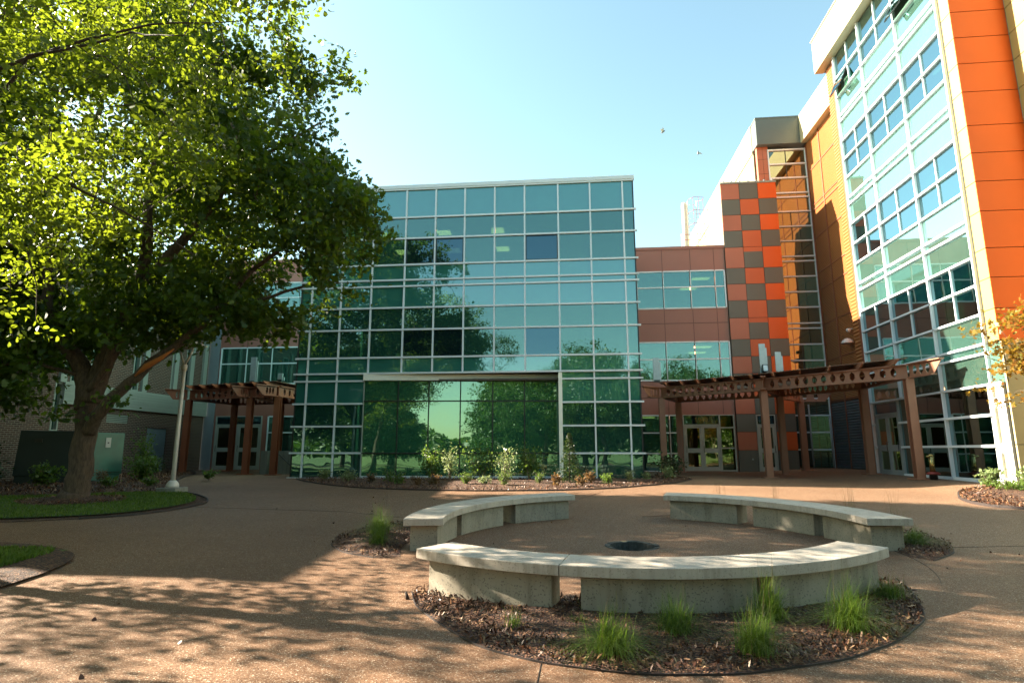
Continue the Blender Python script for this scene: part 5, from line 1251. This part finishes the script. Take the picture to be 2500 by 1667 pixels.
# in front of the glass: (label,x,y,h,w,mat,ls,n)
GS='shrubs in the bed below the glass front'
def sh(l,x,y,h,w,m,ls=.07,n=500,kind='oval',st=8,**k): return shrub(l,x,y,h,w,m,kind,ls,n,st,'shrub',GS,**k)
sh('tall loose pale green shrub, left of the two sunlit ones before the glass',-4.35,21.3,1.25,.95,'leafP',.085,420,st=7)
sh('upright pale green shrub standing right of the tall sunlit pair',-2.35,21.0,1.2,.95,'leafP',.08,360,st=7)
sh('dark green shrub behind the left pale shrub',-5.2,22.3,1.15,1.4,'leafS',.085,800)
sh('dark green shrub between the two pale shrubs',-3.4,22.4,1.4,1.5,'leafS',.085,950)
sh('bushy dark shrub right of the second pale shrub',-1.6,22.2,1.4,1.5,'leafS',.085,1000)
sh('small round bright green shrub in front of the left pale shrub',-3.5,19.75,.38,.50,'leafS',.06,700,'slim',24)
sh('larger round bright green shrub at the bed centre',-2.2,19.45,.42,.55,'leafS',.06,800,'slim',26)
sh('small round dark green shrub right of the bright pair',-1.1,20.1,.38,.48,'leafS',.06,520,'slim',20)
sh('gold tipped low shrub near the bay jamb',-.5,19.2,.36,.42,'leafR',.08,220)
sh('red tinged low shrub right of the bay',.30,19.4,.32,.50,'leafR',.08,220)
sh('low rusty shrub behind the red tinged one',.62,20.5,.42,.6,'leafR',.07,260)
sh('grey green low shrub near the right corner of the glass',1.15,20.1,.36,.6,'leafS',.07,300)
sh('variegated pale shrub at the right corner of the glass',2.0,21.3,.42,.5,'leafP',.06,260)
sh('variegated shrub by the left end of the glass',-9.2,21.7,.38,.6,'leafP',.07,280)
sh('spreading variegated shrub in the left part of the glass bed',-8.0,20.9,.42,.8,'leafP',.06,420)
sh('low rusty shrub in the left part of the glass bed',-7.0,20.5,.35,.5,'leafR',.07,220)
sh('feathery fern green shrub left of centre',-6.3,20.2,.5,.55,'leafS',.1,240,'slim')
sh('dark low shrub below the dark bay mullion',-5.75,19.6,.36,.55,'leafS',.07,300)
sh('small rusty shrub left of the pale shrub',-5.1,19.5,.28,.5,'leafR',.06,260)
sh('pale low plant at the foot of the second pale shrub',-2.9,19.9,.28,.6,'leafP',.07,200)
sh('rusty low plant at the foot of the left pale shrub',-4.6,19.6,.3,.55,'leafR',.07,240)
sh('dark evergreen mound beside the right storefront',3.9,24.9,.9,1.5,'leafD',.09,900,st=18)
sh('variegated pale shrub before the dark evergreen mound',3.65,23.2,.48,.7,'leafP',.07,380)
sh('small pale plant beside the glass corner',2.75,22.9,.32,.45,'leafP',.06,200)
# conifer by the bay jamb
cf=thing('conifer_shrub','dark narrow conifer with a rusty tip against the white bay jamb','shrub',(-.1,20.9,g(-.1,20.9)+.05),GS)
r=np.random.default_rng(3); b=MB(); b.tube([(-.1,20.9,.55),(-.1,20.9,2.25)],[.03,.006],6); b.build('trunk','bark2',cf)
n=1500; f=r.uniform(0,1,n)**1.4; a=r.uniform(0,6.28,n); rr=(.52*(1-f)+.05)*np.sqrt(r.uniform(.1,1,n)); pos=np.c_[-.1+rr*np.cos(a),20.9+rr*np.sin(a),.68+f*1.62-.25*rr]
V,k=leaves(pos,.10,'slim',.3,.2,r,outw=np.c_[np.cos(a)*1.3,np.sin(a)*1.3,np.zeros(n)]); rawmesh('foliage',V,k,n,['leafD'],cf)
# left beds
GL='shrubs in the bed around the oak'
def sl_(l,x,y,h,w,m,ls=.09,n=500,kind='oval',st=9): return shrub(l,x,y,h,w,m,kind,ls,n,st,'shrub',GL)
sl_('bright green broad leaved shrub in front of the dark cabinet',-16.95,17.9,.75,.95,'leafS',.11,520)
sl_('dark shrub at the far left edge by the cabinet',-18.9,17.6,.8,1.4,'leafD',.1,800)
sl_('tall airy shrub right of the green cabinet',-16.6,21.9,1.8,1.1,'leafS',.1,620)
sl_('spreading bright shrub left of the lamp post',-15.6,20.6,.95,1.25,'leafS',.11,680)
sl_('small low green plant right of the green cabinet',-14.6,17.9,.32,.65,'leafS',.08,260)
sl_('small low plant between cabinet and lamp post',-13.6,18.4,.28,.55,'leafS',.08,220)
sl_('low rusty twiggy shrub at the foot of the green cabinet',-16.3,19.5,.45,.6,'leafR',.06,260)
sl_('small leafy plant behind the lamp post base',-13.6,21.5,.4,.6,'leafS',.12,120)
sl_('dark evergreen shrub behind the airy shrub',-17.4,23.5,1.0,1.3,'leafD',.1,600)
sl_('taller dark shrub left of the cabinet against the brick wall',-20.3,18.9,1.5,1.2,'leafD',.1,700)
# right bed
GR='plants in the bed by the yellow pier'
shrub('cream edged variegated shrub at the foot of the pier, left one',11.5,18.0,.5,.75,'leafP','oval',.09,420,10,'shrub',GR,ground=g(11.5,18)+.06)
shrub('cream edged variegated shrub under the maple, right one',12.4,17.6,.62,1.0,'leafP','oval',.1,620,12,'shrub',GR,ground=g(12.4,17.6)+.06)
shrub('flat bright green juniper mat in front of the variegated shrubs',11.6,16.9,.28,1.7,'leafS','slim',.09,1500,30,'shrub',GR,ground=g(11.6,16.9)+.05)
# ornamental grass tufts
def tuft(label,x,y,h,w,n,lean=0,seed=1,stalks=0,mat='blade'):
    zz=g(x,y)+.04; t=thing('ornamental_grass',label,'ornamental grass',(x,y,zz),'ornamental grass tufts around the benches')
    r=np.random.default_rng(seed); b=MB()
    def blade(a,L,out,wd,m):
        dx,dy=math.cos(a),math.sin(a); bx,by=x+r.normal(0,.03+.05*w),y+r.normal(0,.03+.05*w); pts=[]
        for s in range(5):
            f=s/4; o_=out*f*f; pts.append(Vector((bx+dx*o_+lean*f*f*.1,by+dy*o_,zz+L*(f-min(.85,.55*(out/L))*f*f*f))))
        sd=Vector((-dy,dx,0))*wd; vs=[];fs=[]
        for s,p in enumerate(pts): k=1-s/4.4; vs+=[p-sd*k,p+sd*k]
        for s in range(4): fs.append((2*s,2*s+1,2*s+3,2*s+2))
        b.add(vs,fs,m)
    n=int(n*1.5)
    for _ in range(n):
        u=r.uniform(0,1)**.8; L=h*(.5+.5*r.uniform(0,1))*(1.12-.40*u); out=w*.9*(.08+u*1.0); blade(r.uniform(0,6.28),L,out,.0024,0)
    for _ in range(stalks): blade(r.uniform(0,6.28),h*r.uniform(1.2,1.5),w*.3*r.uniform(.3,1),.0018,1)
    b.build('blades',['blade','straw'],t); return t
tuft('big dense grass tuft, the leftmost large one in front of the near bench',.27,4.93,.42,.55,620,seed=1,stalks=6)
tuft('grass tuft close against the near bench wall, second large one from the left',.84,5.40,.42,.48,430,seed=2,stalks=4)
tuft('tall grass tuft nearest the camera, right of the bed middle',1.36,5.02,.44,.42,430,.3,seed=3,stalks=5)
tuft('grass tuft behind it at the dark gap in the bench base',1.72,5.80,.50,.42,380,seed=4,stalks=6)
tuft('wide bright grass tuft near the right end of the near bench',2.33,5.66,.52,.58,560,.3,seed=5,stalks=8)
tuft('small grass tuft at the right tip of the near mulch bed',3.17,6.70,.30,.42,300,seed=6)
tuft('thin single grass clump in the left part of the near bed',-.53,5.45,.24,.18,45,seed=7)
tuft('tiny low grass sprig at the foot of the near bench',.03,5.62,.10,.14,60,seed=8)
tuft('grass tuft behind the left bench',-3.2,9.9,.60,.70,520,seed=9,stalks=8)
tuft('grass tuft at the end face of the left bench',-2.95,9.1,.42,.45,320,seed=10)
tuft('leaning grass tuft behind the end of the right bench',5.05,9.75,.36,.62,520,.8,seed=11)
for i,(x,y) in enumerate(((3.0,12.9),(4.0,12.5),(5.1,11.9),(5.5,11.1))): tuft(['thin dry stalks behind the middle of the right bench','dry grass stalks right of the bench joint','dry stalks behind the right part of the right bench','sparse dry stalks furthest right behind the bench'][i],x,y,.62,.5,10,seed=20+i,stalks=26)
# leaf litter on the paving
P=np.array([(x,y,g(x,y)+.006) for x,y in [(random.uniform(-7,7),random.uniform(3,16)) for _ in range(160)]]); V,k=leaves(P,.05,'oval',3.); o=rawmesh('leaf_litter',V,k,len(P),['chip']); tag(o,kind='stuff')
